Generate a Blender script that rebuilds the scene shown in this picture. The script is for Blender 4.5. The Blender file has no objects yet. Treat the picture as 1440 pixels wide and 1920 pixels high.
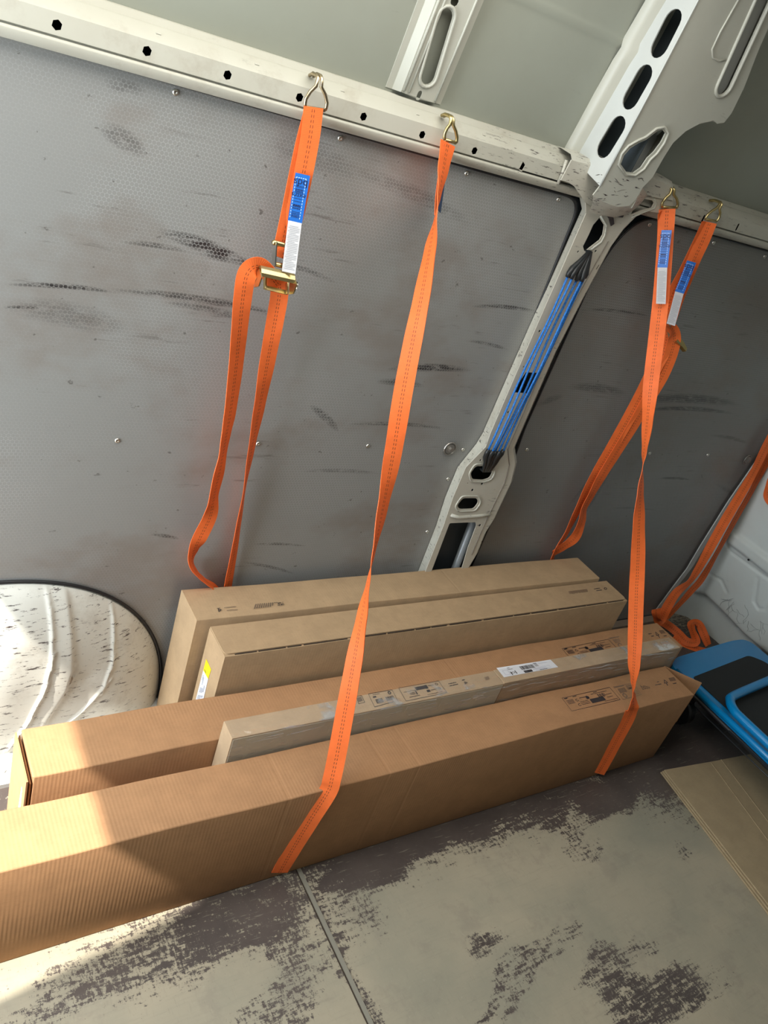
import bpy, bmesh, math, random
from mathutils import Vector, Matrix
random.seed(7)
C = bpy.context.scene.collection
scene = bpy.context.scene

# ---------------------------------------------------------------- camera, light, exposure
FPX = 1502.65                      # focal length in pixels of the 1440x1920 frame
RX = Vector((0.82602264, -0.48282514, 0.29080318))     # picture right, in world axes
RD = Vector((-0.02924121, -0.55195528, -0.83336086))   # picture down
RF = Vector((0.56287792, 0.6798715, -0.47004594))      # looking direction
CAM = Vector((0.0, 0.0, 1.6))
cd = bpy.data.cameras.new('camera'); cam = bpy.data.objects.new('camera', cd); C.objects.link(cam)
cd.sensor_fit = 'VERTICAL'; cd.sensor_height = 36.0; cd.lens = FPX / 1920 * 36.0; cd.clip_start = .02
m3 = Matrix((RX, -RD, -RF)).transposed()
cam.matrix_world = Matrix.Translation(CAM) @ m3.to_4x4()
scene.camera = cam
scene.view_settings.view_transform = 'Standard'; scene.view_settings.look = 'None'
scene.view_settings.gamma = 1.0; scene.view_settings.use_curve_mapping = False
scene.view_settings.exposure = 0.0

w = bpy.data.worlds.new('daylight'); scene.world = w; w.use_nodes = True
bg = w.node_tree.nodes['Background']; bg.inputs[0].default_value = (.78, .88, 1, 1); bg.inputs[1].default_value = 1.2

def light(name, kind, loc, direction, **kw):
    l = bpy.data.lights.new(name, kind); o = bpy.data.objects.new(name, l); C.objects.link(o)
    o.location = loc; o.rotation_euler = Vector(direction).to_track_quat('-Z', 'Y').to_euler()
    for k, v in kw.items(): setattr(l, k, v)
    return o
light('sun', 'SUN', (-3, 1, 5), (.629, .10, -.777), energy=12, angle=.014, color=(1, .95, .86))
# daylight coming in through the open rear doorway, plus an unseen overhead fill added under the opaque roof
light('rear_daylight', 'AREA', (-.84, 1.0, 1.0), (1, 0, -.12), shape='RECTANGLE', size=.8, size_y=1.6, energy=44, color=(.82, .92, 1))
light('overhead_fill', 'AREA', (.35, .92, 2.03), (0, 0, -1), shape='RECTANGLE', size=1.9, size_y=.7, energy=18, color=(1, .97, .90))

# ---------------------------------------------------------------- helpers
def ray(u, v): return RX * ((u - 720) / FPX) + RD * ((v - 960) / FPX) + RF
def ony(u, v, y): d = ray(u, v); return CAM + d * (y / d.y)
def onz(u, v, z): d = ray(u, v); return CAM + d * ((z - CAM.z) / d.z)
def onx(u, v, x): d = ray(u, v); return CAM + d * (x / d.x)
def onlean(u, v, y0, z0, k):        # the leaning plane y = y0 - k (z - z0)
    d = ray(u, v); t = (y0 - k * (CAM.z - z0)) / (d.y + k * d.z); return CAM + d * t
def proj(P):
    q = P - CAM; z = q.dot(RF); return 720 + FPX * q.dot(RX) / z, 960 + FPX * q.dot(RD) / z

class NT:
    def __init__(s, name, rough=.6, metal=0, color=(.5, .5, .5), spec=.5):
        s.m = bpy.data.materials.new(name); s.m.use_nodes = True; s.t = s.m.node_tree; s.n = s.t.nodes
        s.b = s.n['Principled BSDF']; s.b.inputs['Roughness'].default_value = rough
        s.b.inputs['Metallic'].default_value = metal; s.b.inputs['Base Color'].default_value = (*color, 1)
        s.b.inputs['Specular IOR Level'].default_value = spec
    def L(s, a, b): s.t.links.new(a, b)
    def val(s, sock, x):
        if isinstance(x, (int, float)): sock.default_value = x
        elif isinstance(x, (tuple, list, Vector)): sock.default_value = tuple(x) if len(x) == 3 or sock.type == 'VECTOR' else tuple(x)
        else: s.L(x, sock)
    def pos(s): 
        return s.n.new('ShaderNodeNewGeometry').outputs['Position']
    def math(s, op, a, b=0, c=0, clamp=False):
        n = s.n.new('ShaderNodeMath'); n.operation = op; n.use_clamp = clamp
        s.val(n.inputs[0], a); s.val(n.inputs[1], b); s.val(n.inputs[2], c); return n.outputs[0]
    def vm(s, op, a, b=(0, 0, 0), sc=None):
        n = s.n.new('ShaderNodeVectorMath'); n.operation = op
        s.val(n.inputs[0], a); s.val(n.inputs[1], b)
        if sc is not None: s.val(n.inputs['Scale'], sc)
        return n.outputs['Value'] if op in ('DOT_PRODUCT', 'LENGTH', 'DISTANCE') else n.outputs['Vector']
    def map(s, v, scale=(1, 1, 1), loc=(0, 0, 0), rot=(0, 0, 0)):
        n = s.n.new('ShaderNodeMapping'); s.L(v, n.inputs[0]); n.inputs['Scale'].default_value = scale
        n.inputs['Location'].default_value = loc; n.inputs['Rotation'].default_value = rot; return n.outputs[0]
    def noise(s, v, scale=5, detail=4, rough=.6, out='Fac'):
        n = s.n.new('ShaderNodeTexNoise'); s.L(v, n.inputs['Vector']); n.inputs['Scale'].default_value = scale
        n.inputs['Detail'].default_value = detail; n.inputs['Roughness'].default_value = rough
        return n.outputs['Fac'] if out == 'Fac' else n.outputs['Color']
    def ramp(s, f, a, b, x=0., y=1.):
        n = s.n.new('ShaderNodeMapRange'); n.interpolation_type = 'SMOOTHSTEP'; s.val(n.inputs[0], f)
        n.inputs[1].default_value = a; n.inputs[2].default_value = b; n.inputs[3].default_value = x; n.inputs[4].default_value = y
        return n.outputs[0]
    def mix(s, f, a, b):
        n = s.n.new('ShaderNodeMix'); n.data_type = 'RGBA'; s.val(n.inputs[0], f)
        for k, x in ((6, a), (7, b)):
            if isinstance(x, (tuple, list)): n.inputs[k].default_value = (*x[:3], 1)
            else: s.L(x, n.inputs[k])
        return n.outputs[2]
    def sep(s, v):
        n = s.n.new('ShaderNodeSeparateXYZ'); s.L(v, n.inputs[0]); return n.outputs
    def comb(s, x, y, z):
        n = s.n.new('ShaderNodeCombineXYZ'); s.val(n.inputs[0], x); s.val(n.inputs[1], y); s.val(n.inputs[2], z); return n.outputs[0]
    def bump(s, h, strength=.3, dist=.002, nrm=None):
        n = s.n.new('ShaderNodeBump'); n.inputs['Strength'].default_value = strength; n.inputs['Distance'].default_value = dist
        s.L(h, n.inputs['Height'])
        if nrm is not None: s.L(nrm, n.inputs['Normal'])
        s.L(n.outputs[0], s.b.inputs['Normal']); return n.outputs[0]
    def col(s, c): s.val(s.b.inputs['Base Color'], c); return s

def plain(name, color, rough=.6, metal=0, spec=.5):
    return NT(name, rough, metal, color, spec).m

# ---- materials
def cardboard(name, base, creases=(), crease_y=None, rib=.35, ribscale=2 * math.pi / .0075):
    t = NT(name, .82, 0, base, .25); p = t.pos()
    n1 = t.noise(t.map(p, (6, 6, 6)), 3, 6, .65); n2 = t.noise(t.map(p, (300, 40, 40)), 1, 2, .5); n3 = t.noise(t.map(p, (60, 500, 300)), 1, 3, .6)
    d = tuple(c * .92 for c in base); l = tuple(min(1, c * 1.06) for c in base)
    c = t.mix(t.ramp(n1, .3, .7), d, l)
    c = t.mix(t.math('MULTIPLY', t.ramp(n3, .52, .75), .3), c, tuple(x * .62 for x in base))
    c = t.mix(t.math('MULTIPLY', t.ramp(n2, .5, .8), .16), c, tuple(x * .7 for x in base))
    x = t.sep(p)[0]
    wv = t.math('SINE', t.math('MULTIPLY', x, ribscale))
    amp = t.ramp(t.noise(t.map(p, (2, 2, 2)), 2, 2), .35, .65, .25, 1)
    wv = t.math('MULTIPLY', wv, amp)
    c = t.mix(t.math('MULTIPLY', t.ramp(wv, -.2, 1), .06), c, tuple(x_ * .6 for x_ in base))
    h = t.math('MULTIPLY', wv, rib)
    h = t.math('ADD', h, t.math('MULTIPLY', n1, 1.2))
    for cx in creases:
        g = t.math('ABSOLUTE', t.math('SUBTRACT', x, t.math('ADD', cx, t.math('MULTIPLY', t.math('SUBTRACT', n1, .5), .006))))
        k = t.ramp(g, .0015, .006, 1, 0)
        h = t.math('SUBTRACT', h, t.math('MULTIPLY', k, 1.8))
        c = t.mix(t.math('MULTIPLY', t.ramp(g, .001, .0035, 1, 0), .35), c, l)
    t.col(c); t.bump(h, .22, .0010); return t.m

CARD_RED = (.415, .225, .112)
CARD_TAN = (.43, .295, .17)
M = {}
M['card_front'] = cardboard('brown_corrugated_card', CARD_RED, (1.002, 1.085, .752))
M['card_third'] = cardboard('brown_card_creased', CARD_RED, (1.366,))
M['card_a'] = cardboard('tan_card', CARD_TAN, (1.46,), rib=.2)
M['card_b'] = cardboard('tan_card_plain', CARD_TAN, (), rib=.12)
M['card_t'] = cardboard('tan_card_slim', (.46, .325, .20), (), rib=.05)
M['card_flat'] = cardboard('flattened_card', (.36, .275, .165), (), rib=.1)
M['card_pale'] = plain('pale_card_side', (.50, .46, .36), .6)
M['card_edge'] = plain('cut_card_edge', (.62, .44, .26), .9)
M['slit'] = plain('dark_gap', (.045, .03, .02), .9)
M['ink'] = plain('black_print', (.035, .028, .03), .7)
M['ink_soft'] = plain('grey_print', (.22, .14, .09), .8)
M['paper'] = plain('white_paper_label', (.80, .81, .86), .45)
M['yellow'] = plain('yellow_paper_label', (.90, .72, .01), .5)
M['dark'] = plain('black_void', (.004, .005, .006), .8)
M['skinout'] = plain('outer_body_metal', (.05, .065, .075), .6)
M['rubber'] = plain('black_rubber', (.012, .012, .014), .45)
M['black_plastic'] = plain('black_plastic', (.018, .02, .022), .4)
M['steel'] = plain('bright_steel', (.62, .60, .55), .28, 1)
M['brass'] = plain('zinc_yellow_steel', (.62, .50, .24), .30, 1)
M['wire'] = plain('bronze_steel_wire', (.55, .45, .30), .28, 1)

def white_metal(name, base=(.50, .49, .42), scuff=.5, sc=1.0, seed=0, more_from_x=None):
    t = NT(name, .42, 0, base); p = t.map(t.pos(), (1, 1, 1), (seed, seed * .7, 0))
    n = t.noise(p, 7 * sc, 5, .6); s1 = t.noise(t.map(p, (14, 30, 60)), 1.6 * sc, 6, .7); s2 = t.noise(t.map(p, (3, 3, 3)), 1.3, 3)
    c = t.mix(t.math('MULTIPLY', t.ramp(n, .35, .75), .35), base, (base[0] * .86, base[1] * .82, base[2] * .78))
    k = t.math('MULTIPLY', t.ramp(s1, .60, .67), t.ramp(s2, .60 - .25 * scuff, .72 - .2 * scuff))
    k = t.math('MULTIPLY', k, min(1, scuff * 1.3))
    if more_from_x is not None or scuff > .7:
        s3 = t.noise(t.map(p, (22, 40, 130), rot=(0, .15, 0)), 1.3, 6, .75)
        k3 = t.math('MULTIPLY', t.ramp(s3, .585, .63), .9)
        if more_from_x is not None:
            px = t.sep(t.pos())[0]; k3 = t.math('MULTIPLY', k3, t.math('MULTIPLY', t.ramp(px, more_from_x, more_from_x + .25), t.ramp(px, 1.75, 2.2, 1, .25)))
        k = t.math('MAXIMUM', k, k3)
        c = t.mix(t.math('MULTIPLY', t.ramp(t.noise(p, 12, 5, .7), .5, .7), .25), c, (.25, .19, .13))
    c = t.mix(k, c, (.05, .035, .035))
    t.col(c); t.bump(n, .12, .002); return t
M['white'] = white_metal('cream_painted_steel', scuff=.30, more_from_x=1.02).m
M['white_scuffed'] = white_metal('scuffed_painted_steel', (.56, .55, .48), .8, 1.1, 3).m
M['white_clean'] = white_metal('clean_painted_steel', (.52, .54, .52), .05, 1, 5).m
M['skin'] = white_metal('grey_green_painted_skin', (.31, .325, .275), .15, .6, 9).m
M['skin_light'] = white_metal('grey_painted_bracket', (.47, .47, .41), .15, .8, 2).m
M['bulk'] = white_metal('grey_white_bulkhead', (.60, .64, .61), .12, 1.2, 6).m
M['arch'] = white_metal('scuffed_wheel_arch_paint', (.62, .61, .55), .9, .8, 11).m

# honeycomb liner
def liner(name, strokes, base=(.25, .25, .24)):
    t = NT(name, .38, 0, base, .5); p = t.pos(); s = t.sep(p)
    P = .0078
    q = t.comb(t.math('MULTIPLY', t.math('ADD', s[0], 10), 1 / P), t.math('MULTIPLY', t.math('ADD', s[2], 10), 1 / P), 0)
    r = (1, 1.7320508, 1); h = (.5, .8660254, .5)
    a = t.vm('SUBTRACT', t.vm('MODULO', q, r), h)
    b = t.vm('SUBTRACT', t.vm('MODULO', t.vm('ADD', q, h), r), h)
    a = t.vm('MULTIPLY', a, (1, 1, 0)); b = t.vm('MULTIPLY', b, (1, 1, 0))
    d = t.math('MINIMUM', t.vm('DOT_PRODUCT', a, a), t.vm('DOT_PRODUCT', b, b))
    cell = t.ramp(d, .16, .25, 1, 0)
    big = t.noise(t.map(p, (1.0, 1, 1.3)), 1.8, 4, .6); vis = t.ramp(big, .4, .62, .25, 1)
    fine = t.noise(t.map(p, (90, 90, 160)), 1.5, 4, .7)
    c = t.mix(t.math('MULTIPLY', t.math('SUBTRACT', 1, cell), t.math('MULTIPLY', vis, .60)), base, (.36, .365, .36))
    brown = t.noise(t.map(p, (1.2, 1, 2)), 2.2, 5, .6)
    c = t.mix(t.math('MULTIPLY', t.ramp(brown, .46, .66), .55), c, (.19, .155, .13))
    c = t.mix(t.math('MULTIPLY', t.ramp(fine, .52, .8), .15), c, (.12, .11, .10))
    sm = t.noise(t.map(p, (5, 5, 60)), 1.4, 5, .65); sm2 = t.noise(t.map(p, (1.5, 1, 1.5)), 1.7, 2)
    c = t.mix(t.math('MULTIPLY', t.math('MULTIPLY', t.ramp(sm, .60, .72), t.ramp(sm2, .5, .62)), .5), c, (.07, .055, .05))
    sp = t.noise(t.map(p, (30, 1, 40)), 1.6, 3, .6)
    c = t.mix(t.math('MULTIPLY', t.ramp(sp, .70, .74), .6), c, (.06, .05, .045))
    wob = t.noise(t.map(p, (30, 30, 90)), 1, 4, .75)
    hexg = t.math('MAXIMUM', t.math('MULTIPLY', cell, 1.0), .25)
    tot = None
    for (u0, v0, u1, v1, wd, st) in strokes:
        A = ony(u0, v0, 1.466); B = ony(u1, v1, 1.466); dd = B - A; ln = dd.length; dd.normalize()
        nn = Vector((-dd.z, 0, dd.x)); mid = (A + B) / 2
        rel = t.vm('SUBTRACT', p, tuple(mid))
        al = t.math('DIVIDE', t.vm('DOT_PRODUCT', rel, tuple(dd)), ln / 2)
        ac = t.math('DIVIDE', t.math('ADD', t.vm('DOT_PRODUCT', rel, tuple(nn)), t.math('MULTIPLY', t.math('MULTIPLY', al, al), ln * .03)), wd)
        r2 = t.math('ADD', t.math('MULTIPLY', al, al), t.math('MULTIPLY', ac, ac))
        k = t.math('MULTIPLY', t.ramp(r2, 0, 1, 1, 0), st)
        tot = k if tot is None else t.math('MAXIMUM', tot, k)
    if tot is not None:
        k = t.math('MULTIPLY', t.math('MULTIPLY', tot, t.ramp(wob, .32, .56)), hexg, clamp=True)
        c = t.mix(k, c, (.030, .026, .026))
    t.col(c)
    t.L(t.ramp(fine, .3, .8, .34, .5), t.b.inputs['Roughness'])
    t.bump(t.math('ADD', t.math('MULTIPLY', cell, t.math('MULTIPLY', vis, .5)), t.math('MULTIPLY', fine, .6)), .25, .0006)
    return t.m
M['liner_left'] = liner('grey_honeycomb_liner', [
    (0, 528, 230, 545, .006, 1), (0, 575, 90, 577, .004, 1), (180, 530, 560, 590, .009, .8), (290, 425, 480, 497, .016, 1.1),
    (360, 470, 500, 500, .01, .9), (220, 450, 360, 470, .006, .7), (0, 565, 250, 615, .03, .4), (300, 560, 480, 600, .010, .6),
    (640, 300, 900, 420, .02, .35), (190, 150, 280, 175, .014, .4), (180, 230, 280, 290, .02, .5), (490, 255, 690, 330, .03, .3),
    (700, 712, 800, 722, .012, .7), (720, 688, 890, 690, .012, 1.1), (640, 790, 850, 800, .007, .8), (880, 570, 1010, 580, .007, .9),
    (870, 635, 960, 655, .006, .7), (580, 755, 640, 810, .012, .7), (560, 880, 720, 885, .007, .5), (500, 480, 640, 530, .007, .5),
    (280, 1000, 340, 1010, .006, .8), (450, 1050, 560, 1075, .006, .6), (470, 1018, 580, 1022, .005, .7)])
M['liner_right'] = liner('grey_liner_dirty_shaded', [
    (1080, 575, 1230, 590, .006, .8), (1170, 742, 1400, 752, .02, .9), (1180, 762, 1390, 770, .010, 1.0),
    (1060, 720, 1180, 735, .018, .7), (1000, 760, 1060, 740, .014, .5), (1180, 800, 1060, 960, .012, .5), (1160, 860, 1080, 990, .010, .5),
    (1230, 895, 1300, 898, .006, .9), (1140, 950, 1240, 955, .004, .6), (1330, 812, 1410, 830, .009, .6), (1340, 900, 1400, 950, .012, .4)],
    base=(.185, .18, .17))  # darker base paints in the weaker light at this end; strokes are dirt

# webbing: uv u across (0..1), v along in metres
def webbing(name, base):
    t = NT(name, .55, 0, base, .3)
    uv = t.n.new('ShaderNodeTexCoord').outputs['UV']; s = t.sep(uv)
    dash = t.math('GREATER_THAN', t.math('FRACT', t.math('MULTIPLY', s[1], 1 / .0085)), .42)
    ln = None
    for u0 in (.44, .56):
        k = t.math('LESS_THAN', t.math('ABSOLUTE', t.math('SUBTRACT', s[0], u0)), .018)
        ln = k if ln is None else t.math('MAXIMUM', ln, k)
    n = t.noise(t.pos(), 30, 4, .6)
    c = t.mix(t.ramp(n, .3, .7), base, tuple(x * .88 for x in base))
    c = t.mix(t.math('MULTIPLY', t.noise(t.pos(), 9, 3), .12), c, (.5, .12, .04))
    rib = t.math('SINE', t.math('MULTIPLY', s[1], 2 * math.pi / .0028))
    c = t.mix(t.math('MULTIPLY', t.ramp(rib, 0, 1), .12), c, tuple(x * .7 for x in base))
    c = t.mix(t.math('MULTIPLY', t.math('MULTIPLY', dash, ln), .85), c, (.12, .035, .02))
    t.col(c); t.bump(t.math('MULTIPLY', rib, .5), .25, .0006)
    tr = t.n.new('ShaderNodeBsdfTranslucent'); t.L(c, tr.inputs[0])
    mx = t.n.new('ShaderNodeMixShader'); mx.inputs[0].default_value = .18
    t.L(t.b.outputs[0], mx.inputs[1]); t.L(tr.outputs[0], mx.inputs[2])
    t.L(mx.outputs[0], t.n['Material Output'].inputs[0]); return t.m
M['web'] = webbing('orange_webbing', (1.0, .20, .045))

# ---------------------------------------------------------------- object helpers
def put(name, me, parent=None, loc=None):
    o = bpy.data.objects.new(name, me); C.objects.link(o)
    if parent: o.parent = parent
    return o
def wloc(o):
    v = Vector((0, 0, 0))
    while o is not None: v = v + o.location; o = o.parent
    return v
class MB:
    def __init__(s): s.v = []; s.f = []; s.uv = None
    def add(s, vs, fs):
        k = len(s.v); s.v += [Vector(a) for a in vs]; s.f += [tuple(i + k for i in f) for f in fs]; return s
    def box(s, a, b):
        x0, y0, z0 = a; x1, y1, z1 = b
        return s.add([(x0, y0, z0), (x1, y0, z0), (x1, y1, z0), (x0, y1, z0), (x0, y0, z1), (x1, y0, z1), (x1, y1, z1), (x0, y1, z1)],
                     [(3, 2, 1, 0), (4, 5, 6, 7), (0, 1, 5, 4), (1, 2, 6, 5), (2, 3, 7, 6), (3, 0, 4, 7)])
    def obox(s, c, ax, ay, az):      # oriented box from centre and half axes
        c, ax, ay, az = map(Vector, (c, ax, ay, az))
        vs = [c + ax * i + ay * j + az * k for k in (-1, 1) for i, j in ((-1, -1), (1, -1), (1, 1), (-1, 1))]
        return s.add(vs, [(3, 2, 1, 0), (4, 5, 6, 7), (0, 1, 5, 4), (1, 2, 6, 5), (2, 3, 7, 6), (3, 0, 4, 7)])
    def quad(s, a, b, c, d): return s.add([a, b, c, d], [(0, 1, 2, 3)])
    def poly(s, pts): return s.add(pts, [tuple(range(len(pts)))])
    def prism(s, pts, off):         # closed slab: polygon and its copy at off
        n = len(pts); off = Vector(off)
        return s.add([Vector(p) for p in pts] + [Vector(p) + off for p in pts],
                     [tuple(range(n)), tuple(range(2 * n - 1, n - 1, -1))] + [(i, (i + 1) % n, n + (i + 1) % n, n + i) for i in range(n)])
    def tube(s, pts, r, n=10, closed=False, cap=True):
        pts = [Vector(p) for p in pts]; N = len(pts); prev = None; rings = []
        rr = r if isinstance(r, (list, tuple)) else [r] * N
        for i, p in enumerate(pts):
            a = pts[(i - 1) % N] if (closed or i > 0) else p; b = pts[(i + 1) % N] if (closed or i < N - 1) else p
            t = (b - a).normalized()
            if prev is None: prev = t.orthogonal().normalized()
            u = (prev - t * prev.dot(t)).normalized(); prev = u; w_ = t.cross(u)
            rings.append([p + (u * math.cos(2 * math.pi * k / n) + w_ * math.sin(2 * math.pi * k / n)) * rr[i] for k in range(n)])
        vs = [q for ring in rings for q in ring]; fs = []
        for i in range(N if closed else N - 1):
            j = (i + 1) % N
            for k in range(n): fs.append((i * n + k, i * n + (k + 1) % n, j * n + (k + 1) % n, j * n + k))
        if not closed and cap: fs += [tuple(range(n - 1, -1, -1)), tuple((N - 1) * n + k for k in range(n))]
        return s.add(vs, fs)
    def build(s, name, mat, parent=None, smooth=False, bevel=0, origin=None):
        if parent is None and origin is None:
            lo = [min(v[i] for v in s.v) for i in range(3)]; hi = [max(v[i] for v in s.v) for i in range(3)]
            origin = Vector(((lo[0] + hi[0]) / 2, (lo[1] + hi[1]) / 2, lo[2]))
        base = wloc(parent) if parent else origin
        me = bpy.data.meshes.new(name)
        me.from_pydata([v - base for v in s.v], [], s.f); 
        bm = bmesh.new(); bm.from_mesh(me)
        bmesh.ops.recalc_face_normals(bm, faces=bm.faces)
        if bevel: bmesh.ops.bevel(bm, geom=list(bm.edges), offset=bevel, segments=2, profile=.6, affect='EDGES', clamp_overlap=True)
        bm.to_mesh(me); bm.free()
        me.materials.append(mat)
        if smooth: me.polygons.foreach_set('use_smooth', [True] * len(me.polygons))
        o = put(name, me, parent)
        if parent is None: o.location = origin
        return o
def smooth_by_angle(o, ang=40):
    me = o.data; me.polygons.foreach_set('use_smooth', [True] * len(me.polygons))
    try: me.set_sharp_from_angle(angle=math.radians(ang))
    except Exception: pass
    return o
def thing(name, label, cat, loc, group=None):
    o = bpy.data.objects.new(name, None); C.objects.link(o); o.location = loc; o.empty_display_size = .05
    o['label'] = label; o['category'] = cat
    if group: o['group'] = group
    return o
def tag(o, label, cat, group=None):
    o['label'] = label; o['category'] = cat
    if group: o['group'] = group
    return o
def struct(o, label=None, cat=None):
    o['kind'] = 'structure'
    if label: o['label'] = label
    if cat: o['category'] = cat
    return o

def rounded(pts, r, n=6):           # round the corners of a 2D polygon; r may be a list
    out = []; N = len(pts)
    for i in range(N):
        ri = r[i] if isinstance(r, (list, tuple)) else r
        p = Vector(pts[i]); a = Vector(pts[i - 1]); b = Vector(pts[(i + 1) % N])
        if ri <= 0: out.append(tuple(p)); continue
        da = (a - p); db = (b - p); k = min(ri, da.length * .49, db.length * .49)
        s = p + da.normalized() * k; e = p + db.normalized() * k
        for j in range(n + 1):
            t = j / n; q = s * (1 - t) ** 2 + p * 2 * t * (1 - t) + e * t * t; out.append(tuple(q))
    return out
def slot2(a, b, r, n=8):            # stadium between two points
    a = Vector(a); b = Vector(b); d = (b - a).normalized(); m = Vector((-d.y, d.x)); out = []
    for c, s in ((b, 1), (a, -1)):
        for j in range(n + 1):
            t = math.pi * j / n; out.append(tuple(c + (m * math.cos(t) + d * math.sin(t)) * r * s * (1)))
    return out
def circ(c, r, n=12, ph=0): return [(c[0] + r * math.cos(2 * math.pi * k / n + ph), c[1] + r * math.sin(2 * math.pi * k / n + ph)) for k in range(n)]

def plate(name, mat, outer, holes, thick, fn, parent=None, bevel=0.0, origin=None):
    """outline with holes in a 2D frame (a, b); fn(a, b, c) puts it in the place, c runs 0..thick backwards"""
    cu = bpy.data.curves.new('tmp', 'CURVE'); cu.dimensions = '2D'; cu.fill_mode = 'BOTH'
    cu.extrude = max(thick / 2 - bevel, 1e-5); cu.bevel_depth = bevel; cu.bevel_resolution = 1
    if bevel: cu.offset = -bevel
    for poly in [outer] + list(holes):
        sp = cu.splines.new('POLY'); sp.points.add(len(poly) - 1); sp.use_cyclic_u = True
        for i, p in enumerate(poly): sp.points[i].co = (p[0], p[1], 0, 1)
    to = bpy.data.objects.new('tmp', cu); C.objects.link(to)
    dg = bpy.context.evaluated_depsgraph_get(); me = bpy.data.meshes.new_from_object(to.evaluated_get(dg))
    bpy.data.objects.remove(to); bpy.data.curves.remove(cu)
    mb = MB(); mb.add([fn(v.co.x, v.co.y, thick / 2 - v.co.z) for v in me.vertices], [tuple(p.vertices) for p in me.polygons])
    bpy.data.meshes.remove(me)
    o = mb.build(name, mat, parent, origin=origin)
    bm = bmesh.new(); bm.from_mesh(o.data); bmesh.ops.remove_doubles(bm, verts=bm.verts, dist=1e-5)
    bmesh.ops.recalc_face_normals(bm, faces=bm.faces); bm.to_mesh(o.data); bm.free()
    return o
def ontoy(y): return lambda a, b, c: Vector((a, y + c, b))
def xz(u, v, y): p = ony(u, v, y); return (p.x, p.z)
def P2(l, y): return [xz(u, v, y) for u, v in l]
def rim(mb, loop, fn, r): mb.tube([fn(a, b, 0) for a, b in loop], r, 6, closed=True)

# ================================================================ THE VAN
# ---- floor (worn film-faced plywood): a fine grid carrying a wear attribute
FX0, FX1, FY0, FY1 = -.83, 3.03, -.40, 1.55
def floor_mat():
    t = NT('worn_plywood_floor', .55, 0, (.3, .28, .22)); p = t.pos()
    at = t.n.new('ShaderNodeAttribute'); at.attribute_name = 'wear'; film = at.outputs['Fac']
    at2 = t.n.new('ShaderNodeAttribute'); at2.attribute_name = 'damp'; damp = at2.outputs['Fac']
    streak = t.noise(t.map(p, (16, 75, 1), rot=(0, 0, .06)), 1.2, 9, .78)
    blot = t.noise(t.map(p, (95, 38, 1), rot=(0, 0, .1)), 1.5, 8, .80)
    edge = t.math('ADD', t.math('MULTIPLY', streak, .6), t.math('MULTIPLY', blot, .55))
    k = t.ramp(t.math('ADD', film, t.math('MULTIPLY', t.math('SUBTRACT', edge, .575), 2.9)), .47, .56)
    g1 = t.noise(t.map(p, (3, 3, 1)), 1.6, 6, .65); g2 = t.noise(t.map(p, (9, 170, 1), rot=(0, 0, 1.5)), 1, 5, .7)
    bare = t.mix(t.ramp(g1, .35, .68), (.375, .325, .235), (.315, .285, .21))
    bare = t.mix(t.math('MULTIPLY', t.ramp(g2, .5, .8), .30), bare, (.20, .19, .15))
    fib = t.noise(t.map(p, (260, 30, 1), rot=(0, 0, -.12)), 1, 5, .75)
    bare = t.mix(t.math('MULTIPLY', t.ramp(fib, .56, .74), .40), bare, (.17, .15, .12))
    bare = t.mix(t.math('MULTIPLY', t.ramp(t.noise(t.map(p, (5, 5, 1)), 2, 7, .7), .52, .66), .30), bare, (.22, .185, .15))
    bare = t.mix(t.math('MULTIPLY', damp, .5), bare, (.19, .195, .155))
    b2 = t.noise(t.map(p, (130, 130, 1)), 1, 3, .6)
    bare = t.mix(t.math('MULTIPLY', t.ramp(b2, .6, .75), .22), bare, (.45, .41, .32))
    filmc = t.mix(t.ramp(g1, .3, .7), (.062, .048, .043), (.098, .076, .066))
    scr = t.noise(t.map(p, (16, 190, 1), rot=(0, 0, .35)), 1, 4, .6)
    filmc = t.mix(t.math('MULTIPLY', t.ramp(scr, .60, .70), .5), filmc, (.30, .27, .21))
    sc2 = t.noise(t.map(p, (220, 90, 1), rot=(0, 0, -.5)), 1, 5, .8)
    filmc = t.mix(t.math('MULTIPLY', t.ramp(sc2, .60, .70), .45), filmc, (.26, .23, .18))
    c = t.mix(k, bare, filmc)
    t.col(c); t.L(t.ramp(k, 0, 1, .62, .48), t.b.inputs['Roughness'])
    t.bump(t.math('ADD', t.math('MULTIPLY', k, .8), t.math('MULTIPLY', g2, .5)), .3, .0008)
    return t.m
def blob(u, v, ru, rv, ang, st): 
    c = onz(u, v, 0)
    return (c, ru, rv, ang, st)
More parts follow.
